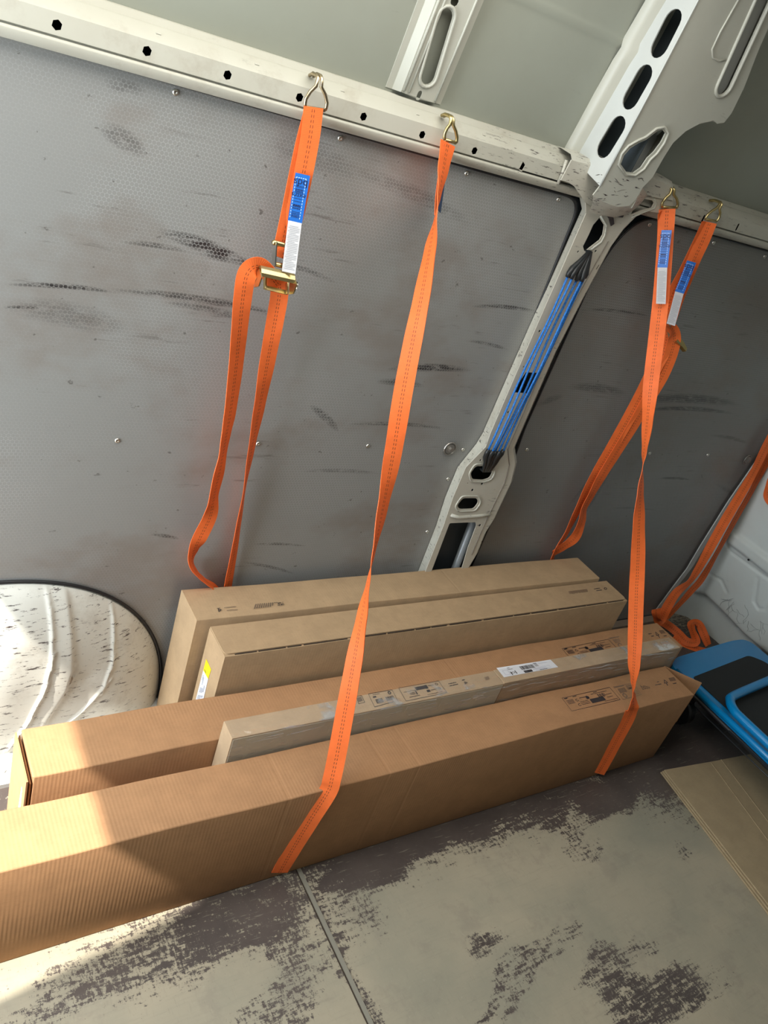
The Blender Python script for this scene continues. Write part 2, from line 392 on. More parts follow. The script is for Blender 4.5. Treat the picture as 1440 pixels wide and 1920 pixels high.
# patches of brown film that are left on the boards (u, v give the middle), radii along x and y in metres
FILM = [blob(800, 1560, .34, .055, .05, .9), blob(700, 1620, .18, .06, .1, .8), blob(640, 1660, .10, .13, 0, .45), blob(1000, 1530, .16, .06, 0, .65),
        blob(1140, 1490, .15, .06, 0, .85), blob(1230, 1440, .25, .10, 0, .8), blob(1060, 1545, .05, .06, 0, .5),
        blob(450, 1720, .16, .09, .1, .72), blob(330, 1760, .26, .075, .2, .55), blob(200, 1800, .18, .05, .2, .45), blob(480, 1660, .20, .03, 0, .6), blob(540, 1770, .07, .06, 0, .5),
        blob(640, 1800, .02, .14, 0, .55), blob(690, 1890, .03, .06, 0, .55), blob(620, 1730, .03, .10, 0, .5), blob(120, 1880, .10, .03, 0, .50), blob(640, 1590, .12, .05, 0, .8), blob(1010, 1500, .2, .05, 0, .8),
        blob(910, 1765, .06, .035, .1, .58), blob(950, 1830, .16, .022, .3, .50), blob(1000, 1785, .14, .022, .3, .48), blob(990, 1850, .14, .02, .3, .50), blob(1145, 1795, .06, .04, 0, .56), blob(1060, 1770, .12, .02, .3, .44),
        blob(1180, 1860, .09, .05, 0, .60), blob(1260, 1860, .13, .06, -.1, .62), blob(1110, 1850, .07, .035, 0, .52), blob(1200, 1910, .18, .025, 0, .60),
        blob(1095, 1592, .08, .025, 0, .47), blob(1270, 1600, .04, .03, 0, .42), blob(1200, 1770, .05, .02, 0, .45), blob(560, 1840, .12, .035, .2, .47), blob(520, 1890, .10, .04, .1, .50), blob(1350, 1840, .05, .04, 0, .34), blob(1380, 1560, .05, .03, 0, .25),
        (Vector((1.6, 1.2, 0)), 1.7, .36, 0, .8), (Vector((2.5, .75, 0)), .36, .5, 0, .9), (Vector((2.3, 1.2, 0)), .5, .5, 0, 1.0)]
DAMP = [blob(1250, 1540, .16, .10, -.3, .9), blob(760, 1700, .14, .14, 0, .45), blob(900, 1880, .22, .10, 0, .5), blob(1200, 1700, .25, .12, 0, .35), blob(400, 1890, .2, .05, 0, .35)]
from mathutils import noise as mn
def field(lst, x, y):
    s = 0; q = Vector((x * 7, y * 11, 3.1)); r_ = Vector((x * 22, y * 30, 7.7))
    x, y = x + .045 * mn.noise(q) + .018 * mn.noise(r_), y + .040 * mn.noise(q + Vector((9, 4, 2))) + .016 * mn.noise(r_ + Vector((5, 1, 8)))
    for c, rx, ry, an, st in lst:
        dx, dy = x - c.x, y - c.y; ca, sa = math.cos(an), math.sin(an)
        a, b = (dx * ca + dy * sa) / rx, (-dx * sa + dy * ca) / ry; r = a * a + b * b
        if r < 2.2: s = max(s, st * (1 if r < .55 else max(0, 1 - (r - .55) / 1.65) ** 1.3))
    return s
def build_floor():
    g = .0125; nx = int((FX1 - FX0) / g); ny = int((FY1 - FY0) / g)
    vs = [(FX0 + i * (FX1 - FX0) / nx, FY0 + j * (FY1 - FY0) / ny, 0) for j in range(ny + 1) for i in range(nx + 1)]
    fs = [(j * (nx + 1) + i, j * (nx + 1) + i + 1, (j + 1) * (nx + 1) + i + 1, (j + 1) * (nx + 1) + i) for j in range(ny) for i in range(nx)]
    me = bpy.data.meshes.new('floor'); me.from_pydata(vs, [], fs)
    a = me.attributes.new('wear', 'FLOAT', 'POINT'); b = me.attributes.new('damp', 'FLOAT', 'POINT')
    a.data.foreach_set('value', [field(FILM, x, y) for x, y, _ in vs]); b.data.foreach_set('value', [field(DAMP, x, y) for x, y, _ in vs])
    me.materials.append(floor_mat()); o = put('floor', me); return struct(o)
fl = build_floor()
# the joint between two boards, and an old scratch line
j0, j1 = onz(556, 1634, 0), onz(689, 1920, 0); dj = (j1 - j0)
mb = MB(); a = j0 - dj * 1.6; b = j1 + dj * 1.2; nrm = Vector((-dj.y, dj.x, 0)).normalized()
mb.prism([a - nrm * .0014, b - nrm * .0014, b + nrm * .0014, a + nrm * .0014], (0, 0, .0008)); mb.build('board_joint', M['slit'], fl)
mb = MB(); mb.prism([a + nrm * .002, b + nrm * .002, b + nrm * .012, a + nrm * .012], (0, 0, .0015)); mb.build('joint_edge', plain('worn_joint_edge', (.24, .225, .18), .6), fl)
# aluminium sill strips along the foot of the side wall
alu = plain('dull_aluminium', (.60, .60, .57), .4, .2)
mb = MB(); mb.box((FX0, 1.285, 0), (.62, 1.36, .012)); mb.box((FX0, 1.36, 0), (.70, 1.47, .016))
for k in range(6): mb.tube([(FX0 + .12 + .2 * k, 1.322, .012), (FX0 + .12 + .2 * k, 1.322, .0145)], .006, 10)
struct(mb.build('trim_1', alu))
mb = MB(); mb.box((2.10, 1.43, 0), (2.745, 1.505, .03)); struct(mb.build('trim_2', plain('raw_ply_edge', (.26, .20, .15), .7)))

# ---- outer skins
mb = MB(); mb.box((FX0, 1.56, -.05), (3.05, 1.575, 1.62)); struct(mb.build('wall_back', M['skinout']))
# upper side skin, leaning inwards, with its pressed seam
UY = lambda z: 1.505 - .20 * (z - 1.52)
def build_upper():
    nx, nz = 160, 70; vs = []; X0, X1, Z0, Z1 = FX0, 3.03, 1.50, 2.10
    for j in range(nz + 1):
        z = Z0 + (Z1 - Z0) * j / nz
        for i in range(nx + 1):
            x = X0 + (X1 - X0) * i / nx
            y = UY(z); y -= .004 * math.exp(-((z - 1.775) / .006) ** 2) * (x > .95)
            y += .006 * math.sin(x * 2.3 + 1) * math.sin((z - 1.5) * 6)
            vs.append((x, y, z))
    fs = [(j * (nx + 1) + i, j * (nx + 1) + i + 1, (j + 1) * (nx + 1) + i + 1, (j + 1) * (nx + 1) + i) for j in range(nz) for i in range(nx)]
    m = MB(); m.add(vs, fs); k = len(vs)
    m.add([(v[0], v[1] + .012, v[2]) for v in vs], [tuple(reversed(f)) for f in fs])
    o = m.build('wall_upper', M['skin'], smooth=True); return struct(o)
build_upper()
# shallow embossed pads beside the wide rib
up = MB()
for (u0, v0, u1, v1, ww) in ((1212, 20, 1190, 62, .028), (1165, 95, 1135, 155, .028), (1108, 195, 1078, 255, .028)):
    A = onlean(u0, v0, 1.503, 1.52, .2); B = onlean(u1, v1, 1.503, 1.52, .2)
    pts = slot2((A.x, A.z), (B.x, B.z), ww); up.prism([Vector((a, UY(b) - .0015, b)) for a, b in pts], (0, .004, 0))
struct(up.build('trim_3', white_metal('pad_paint', (.40, .415, .365), .05).m))

# ---- honeycomb liner panels
YL = 1.466
TL = [(-.825, .02), (1.40, .02), (1.428, .40), (1.445, .60), (1.468, .83), (1.468, 1.461), (-.825, 1.474)]
TL = rounded(TL, [0, 0, .05, .05, .05, .05, 0], 8)
ll = plate('wall_liner_left', M['liner_left'], TL, [], .005, ontoy(YL)); struct(ll)
mb = MB(); mb.tube([(a, YL - .001, b) for a, b in TL], .0035, 6, closed=True); mb.build('rubber_edge', M['rubber'], ll, smooth=True)
RL = [(1.61, .03), (2.742, .03), (2.80, .25), (2.815, .60), (2.88, .80), (2.99, 1.46), (1.70, 1.462), (1.64, 1.40), (1.61, 1.30), (1.595, .85), (1.61, .70), (1.62, .55)]
RL = rounded(RL, [0, 0, 0, 0, 0, 0, .06, .05, .05, .03, .03, .03], 6)
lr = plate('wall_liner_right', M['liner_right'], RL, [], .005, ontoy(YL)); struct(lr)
mb = MB(); mb.tube([(a, YL - .001, b) for a, b in RL], .003, 6, closed=True); mb.build('rubber_edge', M['rubber'], lr, smooth=True)
def rivet(u, v, par, r=.0055):
    c = ony(u, v, YL); m = MB()
    rings = [(r, 0), (r * .95, .0014), (r * .7, .0026), (r * .32, .003), (r * .30, .0014), (.0001, .0014)]; n = 14; vs = []; fs = []
    for rr, h in rings:
        vs += [(c.x + rr * math.cos(2 * math.pi * k / n), YL - h, c.z + rr * math.sin(2 * math.pi * k / n)) for k in range(n)]
    for i in range(len(rings) - 1): fs += [(i * n + k, i * n + (k + 1) % n, (i + 1) * n + (k + 1) % n, (i + 1) * n + k) for k in range(n)]
    m.add(vs, fs); m.build('rivet', M['steel'], par, smooth=True)
for u, v in ((329, 173), (638, 259), (875, 325), (1047, 374), (220, 826), (484, 832), (690, 836), (868, 843), (840, 898), (801, 997)): rivet(u, v, ll)
for u, v in ((1218, 421), (1338, 455), (1434, 481), (1218, 850), (1327, 853), (1373, 965), (988, 843), (1351, 993)): rivet(u, v, lr, .006)
# lashing bolts low in the liner
for (u, v, par) in ((842, 840, ll), (1400, 861, lr)):
    c = ony(u, v, YL); m = MB(); m.tube([(c.x, YL, c.z), (c.x, YL - .006, c.z)], .014, 18); m.tube([(c.x, YL - .006, c.z), (c.x, YL - .014, c.z)], .007, 6)
    m.tube([(c.x + .018 * math.cos(t), YL - .004, c.z + .018 * math.sin(t)) for t in [k * math.pi / 9 for k in range(18)]], .0022, 6, closed=True)
    m.build('lashing_bolt', plain('dull_bolt_steel', (.35, .33, .30), .4, .8), par, smooth=False)

# ---- the perforated lashing rail along the wall
RX0, RX1 = FX0, 3.03
YR = 1.438
def hexhole(x, z, r=.0078): return circ((x, z), r, 6, .35)
holes = [hexhole(xz(u, v, YR)[0], xz(u, v, YR)[1]) for u, v in ((107, 47), (276, 96), (427, 141), (562, 183), (682, 219), (792, 253), (890, 283))]
holes += [hexhole(.288 - .138 * k, 1.502) for k in range(1, 8)]
holes += [rounded([(x_ - .006, z_ - .008), (x_ + .004, z_ - .011), (x_ + .008, z_ + .004), (x_ - .002, z_ + .010)], .002, 2) for x_, z_ in (xz(979, 312, YR),)]
holes += [slot2((xz(u, v, YR)[0], xz(u, v, YR)[1] - .006), (xz(u, v, YR)[0], xz(u, v, YR)[1] + .006), .0042, 5) for u, v in ((1383, 426), (1319, 410))]
holes += [[(xz(1058, 320, YR)[0] + a, xz(1058, 320, YR)[1] + b) for a, b in ((-.005, -.006), (.005, -.006), (.005, .006), (-.005, .006))]]
rail = plate('trim_rail', M['white'], [(RX0, 1.4885), (RX1, 1.4885), (RX1, 1.519), (RX0, 1.519)], holes, .002, ontoy(YR)); struct(rail)
rail.name = 'trim_4'
mb = MB()
def strip(prof, x0, x1, m=mb):
    n = len(prof); vs = [(x0, y, z) for y, z in prof] + [(x1, y, z) for y, z in prof]
    m.add(vs, [(i, i + 1, n + i + 1, n + i) for i in range(n - 1)])
seg = lambda prof: strip(prof, RX0, RX1)
seg([(YR, 1.519), (YR + .004, 1.524), (YR + .020, 1.5385), (YR + .026, 1.541), (YR + .034, 1.541), (YR + .036, 1.550), (1.50, 1.552)])
mb.build('upper_flange', M['white'], rail, smooth=True)
mb = MB()
strip([(YR, 1.4885), (YR + .006, 1.487), (YR + .006, 1.4855), (YR - .002, 1.484), (YR - .003, 1.480), (YR + .004, 1.470), (YR + .014, 1.4655), (YR + .034, 1.4645)], RX0, RX1, mb)
mb.build('lower_lip', M['white'], rail, smooth=True)
mb = MB(); strip([(YR + .0045, 1.4875), (YR + .0055, 1.4865), (YR + .004, 1.4845)], RX0, RX1, mb)
mb = MB()
for q in range(7):       # pressed dimples on the flange
    c = (.10 + q * .17, YR + .012, 1.5305); mb.obox(c, (.004, 0, 0), (0, .0012, .0012), (0, -.0015, .0015))
mb.build('spot_weld', M['white'], rail, bevel=.0005)
mb = MB(); mb.box((RX0, YR + .05, 1.47), (RX1, YR + .06, 1.545)); struct(mb.build('rail_hole_shade', M['dark']))  # black sheet behind the rail paints the darkness inside its holes

# ---- slim pressed rib above the rail
def lean(off): return lambda a, b, c: Vector((a, UY(b) - off + c, b))
sx0, sx1 = .895, .998
so = onlean(800, 120, UY(1.52) - .02, 1.52, .2)
slot_a = onlean(803, 143, 1.485, 1.52, .2); slot_b = onlean(836, 33, 1.485, 1.52, .2)
sl = slot2((slot_a.x, slot_a.z), (slot_b.x, slot_b.z), .0145, 8)
h2 = onlean(786, 179, 1.485, 1.52, .2); h3 = onlean(853, 2, 1.485, 1.52, .2)
cx = lambda a, b: a
s1 = plate('trim_6', M['skin_light'], rounded([(slot_a.x - .045, 1.558), (slot_a.x + .040, 1.558), (slot_a.x + .040, 2.1), (slot_a.x - .045, 2.1)], .004, 2),
           [sl, slot2((h2.x, h2.z - .004), (h2.x, h2.z + .004), .005, 5), circ((h3.x, h3.z), .009, 12)], .002, lean(.020))
struct(s1)
mb = MB(); rim(mb, slot2((slot_a.x, slot_a.z), (slot_b.x, slot_b.z), .019, 8), lean(.021), .0032); mb.build('slot_rim', M['skin_light'], s1, smooth=True)
mb = MB()
for xx, r in ((-.040, .003), (-.028, .0025), (.036, .0025)): mb.tube([lean(.021)(slot_a.x + xx, z, 0) for z in (1.562, 1.7, 1.9, 2.1)], r, 6)
mb.build('pressed_bead', M['skin_light'], s1, smooth=True)
mb = MB()
for sg, xx in ((-1, -.045), (1, .040)):
    x = slot_a.x + xx
    vs = []
    for z in (1.558, 1.8, 2.1): vs += [(x, UY(z) - .020, z), (x + sg * .010, UY(z) - .002, z), (x + sg * .024, UY(z) - .002, z), (x + sg * .024, UY(z) + .002, z)]
    mb.add(vs, [(j * 4 + i, j * 4 + i + 1, j * 4 + i + 5, j * 4 + i + 4) for j in range(2) for i in range(3)])
mb.build('side_flange', M['skin_light'], s1)

# ---- wide roof-bow bracket on the upper wall, right
BY0, BZ0, BK = 1.369, 1.507, .152
def onB(u, v): p = onlean(u, v, BY0, BZ0, BK); return (p.x, p.z)
def bow(off=0): return lambda a, b, c: Vector((a, BY0 - BK * (b - BZ0) - off + c, b))
outer = [onB(*p) for p in ((1112, 366), (1125, 349), (1215, 180), (1309, 0), (1334, -50), (1480, -50), (1455, 20), (1422, 95), (1395, 165), (1372, 212), (1358, 230), (1345, 232), (1338, 226), (1312, 232),
                           (1286, 246), (1262, 268), (1243, 298), (1224, 332), (1205, 352), (1192, 374), (1180, 386), (1158, 388), (1134, 380), (1116, 370))]
drop = [onB(*p) for p in ((1174, 322), (1188, 324), (1202, 314), (1214, 296), (1226, 285), (1240, 266), (1248, 250), (1243, 243), (1232, 246), (1212, 262), (1198, 268), (1182, 278), (1170, 292), (1164, 308))]
big = slot2(onB(1358, 160), onB(1430, 2), .0185, 8)
br = plate('trim_7', M['skin_light'], outer, [drop, big], .003, bow()); struct(br)
mb = MB(); rim(mb, [onB(*p) for p in ((1174, 327), (1190, 329), (1207, 317), (1219, 299), (1231, 288), (1245, 268), (1253, 249), (1245, 238), (1230, 241), (1210, 257), (1196, 263), (1178, 273), (1165, 288), (1159, 308))], bow(.001), .003)
mb.build('hole_rim', M['skin_light'], br, smooth=True)
mb = MB(); rim(mb, slot2(onB(1358, 160), onB(1430, 2), .0225, 8), bow(.001), .004); mb.build('slot_rim', M['skin_light'], br, smooth=True)
mb = MB(); mb.prism([bow(-.012)(*p, 0) for p in slot2(onB(1358, 160), onB(1430, 2), .024, 8)], (0, .003, 0)); mb.build('slot_floor', plain('shaded_slot_paint', (.33, .34, .32), .6), br)
mb = MB(); mb.prism([bow(-.05)(max(1.495, onB(u, v)[0]), onB(u, v)[1], 0) for u, v in ((1168, 342), (1180, 262), (1225, 232), (1262, 238), (1262, 270), (1215, 345))], (0, .003, 0)); mb.build('inner_plate', M['white_clean'], br)
sq = onB(1180, 297); mb = MB(); mb.box((sq[0] - .006, BY0 + .038, sq[1] - .008), (sq[0] + .008, BY0 + .046, sq[1] + .008)); mb.build('square_hole', M['dark'], br)
# shallow raised U on the face
ub = [onB(*p) for p in ((1395, -20), (1350, 60), (1335, 92), (1336, 108), (1348, 114), (1360, 112))]
mb = MB(); mb.tube([bow(.0005)(a, b, 0) for a, b in ub], .0022, 6); mb.build('pressed_bead', M['skin_light'], br, smooth=True)
# rolled lower edge
lw = [onB(*p) for p in ((1480, -50), (1455, 20), (1422, 95), (1395, 165), (1372, 212), (1358, 230), (1338, 226), (1312, 232), (1286, 246), (1262, 268), (1243, 298), (1224, 332), (1205, 352), (1185, 390))]
mb = MB(); vs = []
for a, b in lw: vs += [bow()(a, b, 0), bow()(a + .004, b - .003, .008), bow()(a + .004, b - .003, .06)]
mb.add(vs, [(3 * i + k, 3 * i + k + 1, 3 * i + k + 4, 3 * i + k + 3) for i in range(len(lw) - 1) for k in range(2)]); mb.build('rolled_edge', M['skin_light'], br, smooth=True)
# scrapes on the foot of the bow
random.seed(21); mb = MB()
for k in range(46):
    u = 1118 + random.random() * 100; v = 322 + random.random() * 62
    if 1160 < u < 1212 and v < 334: continue
    if u > 1200 - (v - 350) * .8: continue
    l = 3 + random.random() * 11; w_ = .25 + random.random() * .7; an = .25 + random.gauss(0, .35)
    du, dv = math.cos(an) * l / 2, math.sin(an) * l / 2
    mb.poly([bow(.0006)(*onB(u - du, v - dv), 0), bow(.0006)(*onB(u + w_, v - w_), 0), bow(.0006)(*onB(u + du, v + dv), 0), bow(.0006)(*onB(u - w_, v + w_), 0)])
mb.build('scrape_marks', plain('dark_scrape', (.06, .04, .04), .7), br)
# the side of the bow that faces the rear door: three long slots
BX = 1.41
def yzB(u, v): p = onx(u, v, BX); return (p.y, p.z)
side = [yzB(*p) for p in ((1125, 349), (1215, 180), (1309, 0), (1335, -50))] + [yzB(*p) for p in ((1278, -50), (1249, 0), (1200, 82), (1196, 98), (1180, 122), (1088, 283), (1080, 302))]
slots = [slot2(yzB(*a), yzB(*b), .0225, 8) for a, b in (((1237, 86), (1260, 40)), ((1183, 184), (1206, 143)), ((1134, 276), (1157, 238)))]
sd = plate('side_web', M['white_clean'], side, slots, .003, lambda a, b, c: Vector((BX + c, a, b)), parent=br)
mb = MB(); mb.prism([(BX + .075, BY0 + .006 - BK * (z - BZ0) + k, z) for z, k in ((1.52, .004), (2.10, .004), (2.10, .10), (1.52, .13))], (.003, 0, 0)); mb.build('dark_backing', M['skinout'], br)  # dark sheet behind the slots, coloured as the shade in the hollow
mb = MB(); vs = []
for (u, v), (u2, v2) in zip(((1112, 392), (1116, 370), (1134, 380), (1158, 388), (1180, 386), (1192, 374), (1205, 352)), ((1104, 396), (1112, 400), (1130, 404), (1152, 408), (1176, 402), (1196, 388), (1214, 366))):
    A = bow()(*onB(u, v), 0) if (u, v) != (1112, 392) else bow()(*onB(1112, 366), 0); B = ony(u2, v2, 1.421); vs += [A, A.lerp(B, .4) + Vector((0, -.006, -.002)), B]
mb.add(vs, [(3 * i + k, 3 * i + k + 1, 3 * i + k + 4, 3 * i + k + 3) for i in range(6) for k in range(2)]); mb.build('foot_blend', M['white_scuffed'], br, smooth=True)
e1 = [yzB(*p) for p in ((1080, 302), (1088, 283), (1180, 122), (1196, 98), (1200, 82), (1249, 0), (1278, -50))]
mb = MB(); vs = []
for a, b in e1: vs += [(BX, a, b), (BX - .012, a + .006, b), (BX - .020, a + .012, b), (BX - .022, a + .03, b)]
mb.add(vs, [(4 * i + k, 4 * i + k + 1, 4 * i + k + 5, 4 * i + k + 4) for i in range(len(e1) - 1) for k in range(3)]); mb.build('side_flange', M['skin_light'], br, smooth=True)
mb = MB(); mb.tube([(BX, *yzB(*p)) for p in ((1125, 349), (1215, 180), (1309, 0), (1335, -50))], .0022, 6); mb.build('folded_edge', M['white_clean'], br, smooth=True)

# ---- the pillar below the rail
PY = 1.425
pl = [(1090, 352), (1098, 372), (1099, 400), (1002, 622), (920, 812), (911, 838), (874, 876), (850, 932), (832, 985), (800, 1066), (790, 1092), (862, 1092), (893, 1040), (908, 1002), (925, 975),
      (958, 905), (966, 870), (962, 842), (980, 800), (1040, 662), (1092, 560), (1145, 462), (1168, 430), (1194, 404), (1216, 396), (1250, 402), (1262, 392), (1262, 372), (1205, 345), (1120, 330)]
pouter = [xz(u, v, PY) for u, v in pl]
ph = []
ph.append([xz(*p, PY) for p in ((1124, 408), (1133, 422), (1130, 440), (1124, 450), (1106, 464), (1096, 472), (1093, 462), (1104, 440), (1112, 422))])
ph.append([xz(*p, PY) for p in ((1200, 371), (1224, 376), (1226, 381), (1222, 389), (1203, 394), (1183, 402), (1190, 386))])
ph.append(rounded([xz(*p, PY) for p in ((882, 888), (892, 874), (914, 874), (924, 884), (918, 896), (906, 900), (886, 899))], .008, 3))
ph.append(rounded([xz(*p, PY) for p in ((857, 948), (868, 934), (894, 934), (897, 942), (888, 954), (862, 955))], .008, 3))
ph.append(rounded([xz(*p, PY) for p in ((843, 981), (892, 979), (893, 986), (877, 1028), (862, 1079), (806, 1079))], .005, 3))
ph.append([xz(*p, PY) for p in ((986, 698), (1008, 699), (990, 738), (962, 736), (970, 722))])
for u, v, r in ((1084, 472, .0028), (1117, 471, .0035), (1012, 621, .0035), (1010, 654, .003), (982, 688, .0025), (877, 906, .002)): ph.append(circ(xz(u, v, PY), r, 8))
for u, v, r in ((904, 907, .004), (886, 919, .004), (953, 773, .003), (900, 985, .004), (901, 863, .003)): 
    a, b = xz(u, v, PY); ph.append([(a - r, b - r), (a + r, b - r), (a + r, b + r), (a - r, b + r)])
for (u0, v0, u1, v1) in ((1119, 504, 1123, 498), (901, 1000, 904, 994)): ph.append(slot2(xz(u0, v0, PY), xz(u1, v1, PY), .0022, 4))
pil = plate('trim_8', white_metal('pillar_paint', (.56, .53, .45), .6, 1.2, 4).m, pouter, ph, .002, ontoy(PY)); struct(pil)
# raised rims round the pressed holes
mb = MB()
for L in ([(879, 888), (890, 870), (917, 870), (929, 883), (922, 899), (907, 904), (883, 903)], [(853, 949), (866, 930), (897, 930), (902, 942), (891, 958), (859, 959)]):
    rim(mb, rounded([xz(*p, PY) for p in L], .010, 3), ontoy(PY), .0028)
mb.tube([ontoy(PY)(*xz(*p, PY), 0) for p in ((1226, 372), (1231, 381), (1227, 391), (1205, 399), (1184, 408))], .002, 6)
mb.tube([ontoy(PY)(*xz(*p, PY), 0) for p in ((1126, 405), (1137, 422), (1134, 441), (1127, 454), (1108, 468))], .0028, 6)
mb.build('hole_rim', M['white'], pil, smooth=True)
# rear-facing side: from the liner edge out to the face
le = [(1075, 348), (1086, 368), (1091, 392), (988, 622), (905, 812), (893, 832), (858, 876), (835, 932), (818, 985), (786, 1066), (776, 1092)]
fe = pl[0:11]
mb = MB(); vs = []
for (a, b) in zip(le, fe):
    A = ony(*a, YL - .002); B = ony(*b, PY); dd = B - A
    vs += [A, A + dd * .25 + Vector((0, -.012, 0)), A + dd * .75 + Vector((0, -.006, 0)), B]
mb.add(vs, [(4 * i + k, 4 * i + k + 1, 4 * i + k + 5, 4 * i + k + 4) for i in range(len(le) - 1) for k in range(3)]); mb.build('side_web', M['white'], pil, smooth=True)
# front-facing side with a groove
fe2 = pl[11:26]; 
mb = MB(); vs = []
for (u, v) in fe2:
    A = ony(u, v, PY); vs += [A, A + Vector((.004, .006, 0)), A + Vector((.006, .010, 0)), A + Vector((.016, .012, 0)), A + Vector((.022, .042, 0))]
mb.add(vs, [(5 * i + k, 5 * i + k + 1, 5 * i + k + 6, 5 * i + k + 5) for i in range(len(fe2) - 1) for k in range(4)]); mb.build('side_flange', M['white_scuffed'], pil, smooth=True)
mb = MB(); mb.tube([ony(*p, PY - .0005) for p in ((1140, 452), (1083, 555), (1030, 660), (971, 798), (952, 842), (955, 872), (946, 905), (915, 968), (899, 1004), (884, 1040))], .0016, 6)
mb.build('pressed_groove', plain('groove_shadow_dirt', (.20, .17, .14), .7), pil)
mb = MB(); mb.tube([ony(*p, PY - .001) for p in ((846, 966), (860, 970), (900, 967), (918, 965))], .005, 8); mb.build('cross_bead', M['white_scuffed'], pil, smooth=True)
# tube seen through the lower opening, and a dark backing whose colour stands for the shade inside
mb = MB(); mb.box((1.40, PY + .05, .2), (1.66, PY + .06, 1.46)); mb.build('dark_backing', plain('inner_shade_dark', (.035, .043, .05), .5), pil)
mb = MB(); A = ony(884, 985, PY + .03); B = ony(848, 1080, PY + .03); mb.tube([A + (A - B) * .3, B + (B - A) * 1.5], .012, 14); mb.build('inner_tube', plain('grey_inner_tube', (.35, .38, .40), .35, .3), pil, smooth=True)
mb = MB(); mb.prism([ony(*p, PY - .003) for p in ((1130, 394), (1172, 398), (1168, 408), (1150, 406), (1152, 420), (1146, 424), (1142, 410))], (0, .002, 0)); mb.build('grease_stain', plain('dark_grease', (.045, .03, .03), .4), pil)
# gusset where rail, pillar and bow meet
gs = [(1072, 300), (1084, 304), (1127, 312), (1215, 330), (1262, 350), (1262, 376), (1205, 366), (1178, 404), (1130, 398), (1098, 380), (1078, 350), (1066, 342), (1052, 338)]
gp = plate('gusset_plate', white_metal('gusset_paint', (.53, .51, .44), .9, 1.6, 8).m, [xz(*p, PY - .004) for p in gs], [], .003, ontoy(PY - .004), parent=pil)
mb = MB(); vs = []
top = ((1072, 300), (1084, 304), (1127, 312), (1215, 330), (1262, 350))
for p in top: 
    A = ony(*p, PY - .004); vs += [A, A + Vector((0, .01, .010)), A + Vector((0, .06, .016))]
mb.add(vs, [(3 * i + k, 3 * i + k + 1, 3 * i + k + 4, 3 * i + k + 3) for i in range(len(top) - 1) for k in range(2)]); mb.build('gusset_flange', M['white_scuffed'], pil, smooth=True)
mb = MB(); vs = []
for u, v, v2 in ((1075, 325, 345), (1110, 318, 372), (1160, 326, 380), (1205, 345, 372)):
    pass
mb = MB()
A, B = ony(1062, 300, YR - .004), ony(1046, 345, YR - .004); mb.tube([A, (A + B) / 2 + Vector((0, -.002, 0)), B], .004, 6); mb.build('fold_bead', M['white'], pil, smooth=True)

# ---- wheel arch: heightfield bulging out of the wall
XC, AX, AZ = .27, .415, .440
ridges = [[(97, 1088), (101, 1180), (97, 1240), (80, 1290), (50, 1345), (20, 1385)], [(227, 1120), (222, 1200), (215, 1250), (196, 1292), (150, 1335), (112, 1362)]]
soft = [[(137, 1088), (141, 1200), (138, 1260), (125, 1290), (75, 1362)]]
def arch_y(x, z):
    r = abs((x - XC) / AX) ** 2.25 + (max(z, 0) / AZ) ** 2.25
    return r
def prof(r): return .098 * max(0, 1 - r ** 1.5) ** .6
rid = [[ony(u, v, 1.385) for u, v in L] for L in ridges]; sof = [[ony(u, v, 1.385) for u, v in L] for L in soft]
def pdist(x, z, L):
    d = 9
    for a, b in zip(L, L[1:]):
        ax, az, bx, bz = a.x, a.z, b.x, b.z; t = ((x - ax) * (bx - ax) + (z - az) * (bz - az)) / ((bx - ax) ** 2 + (bz - az) ** 2)
        t = min(1.25, max(-.3, t)); d = min(d, math.hypot(x - ax - t * (bx - ax), z - az - t * (bz - az)))
    return d
def spdist(x, z, L):             # signed: which side of the crease
    d = 9; s_ = 1
    for a, b in zip(L, L[1:]):
        t = ((x - a.x) * (b.x - a.x) + (z - a.z) * (b.z - a.z)) / ((b.x - a.x) ** 2 + (b.z - a.z) ** 2); t = min(1.25, max(-.3, t))
        px, pz = a.x + t * (b.x - a.x), a.z + t * (b.z - a.z); q = math.hypot(x - px, z - pz)
        if q < d: d = q; s_ = 1 if (b.x - a.x) * (z - a.z) - (b.z - a.z) * (x - a.x) < 0 else -1
    return d * s_ if d < .05 else (.05 * s_)
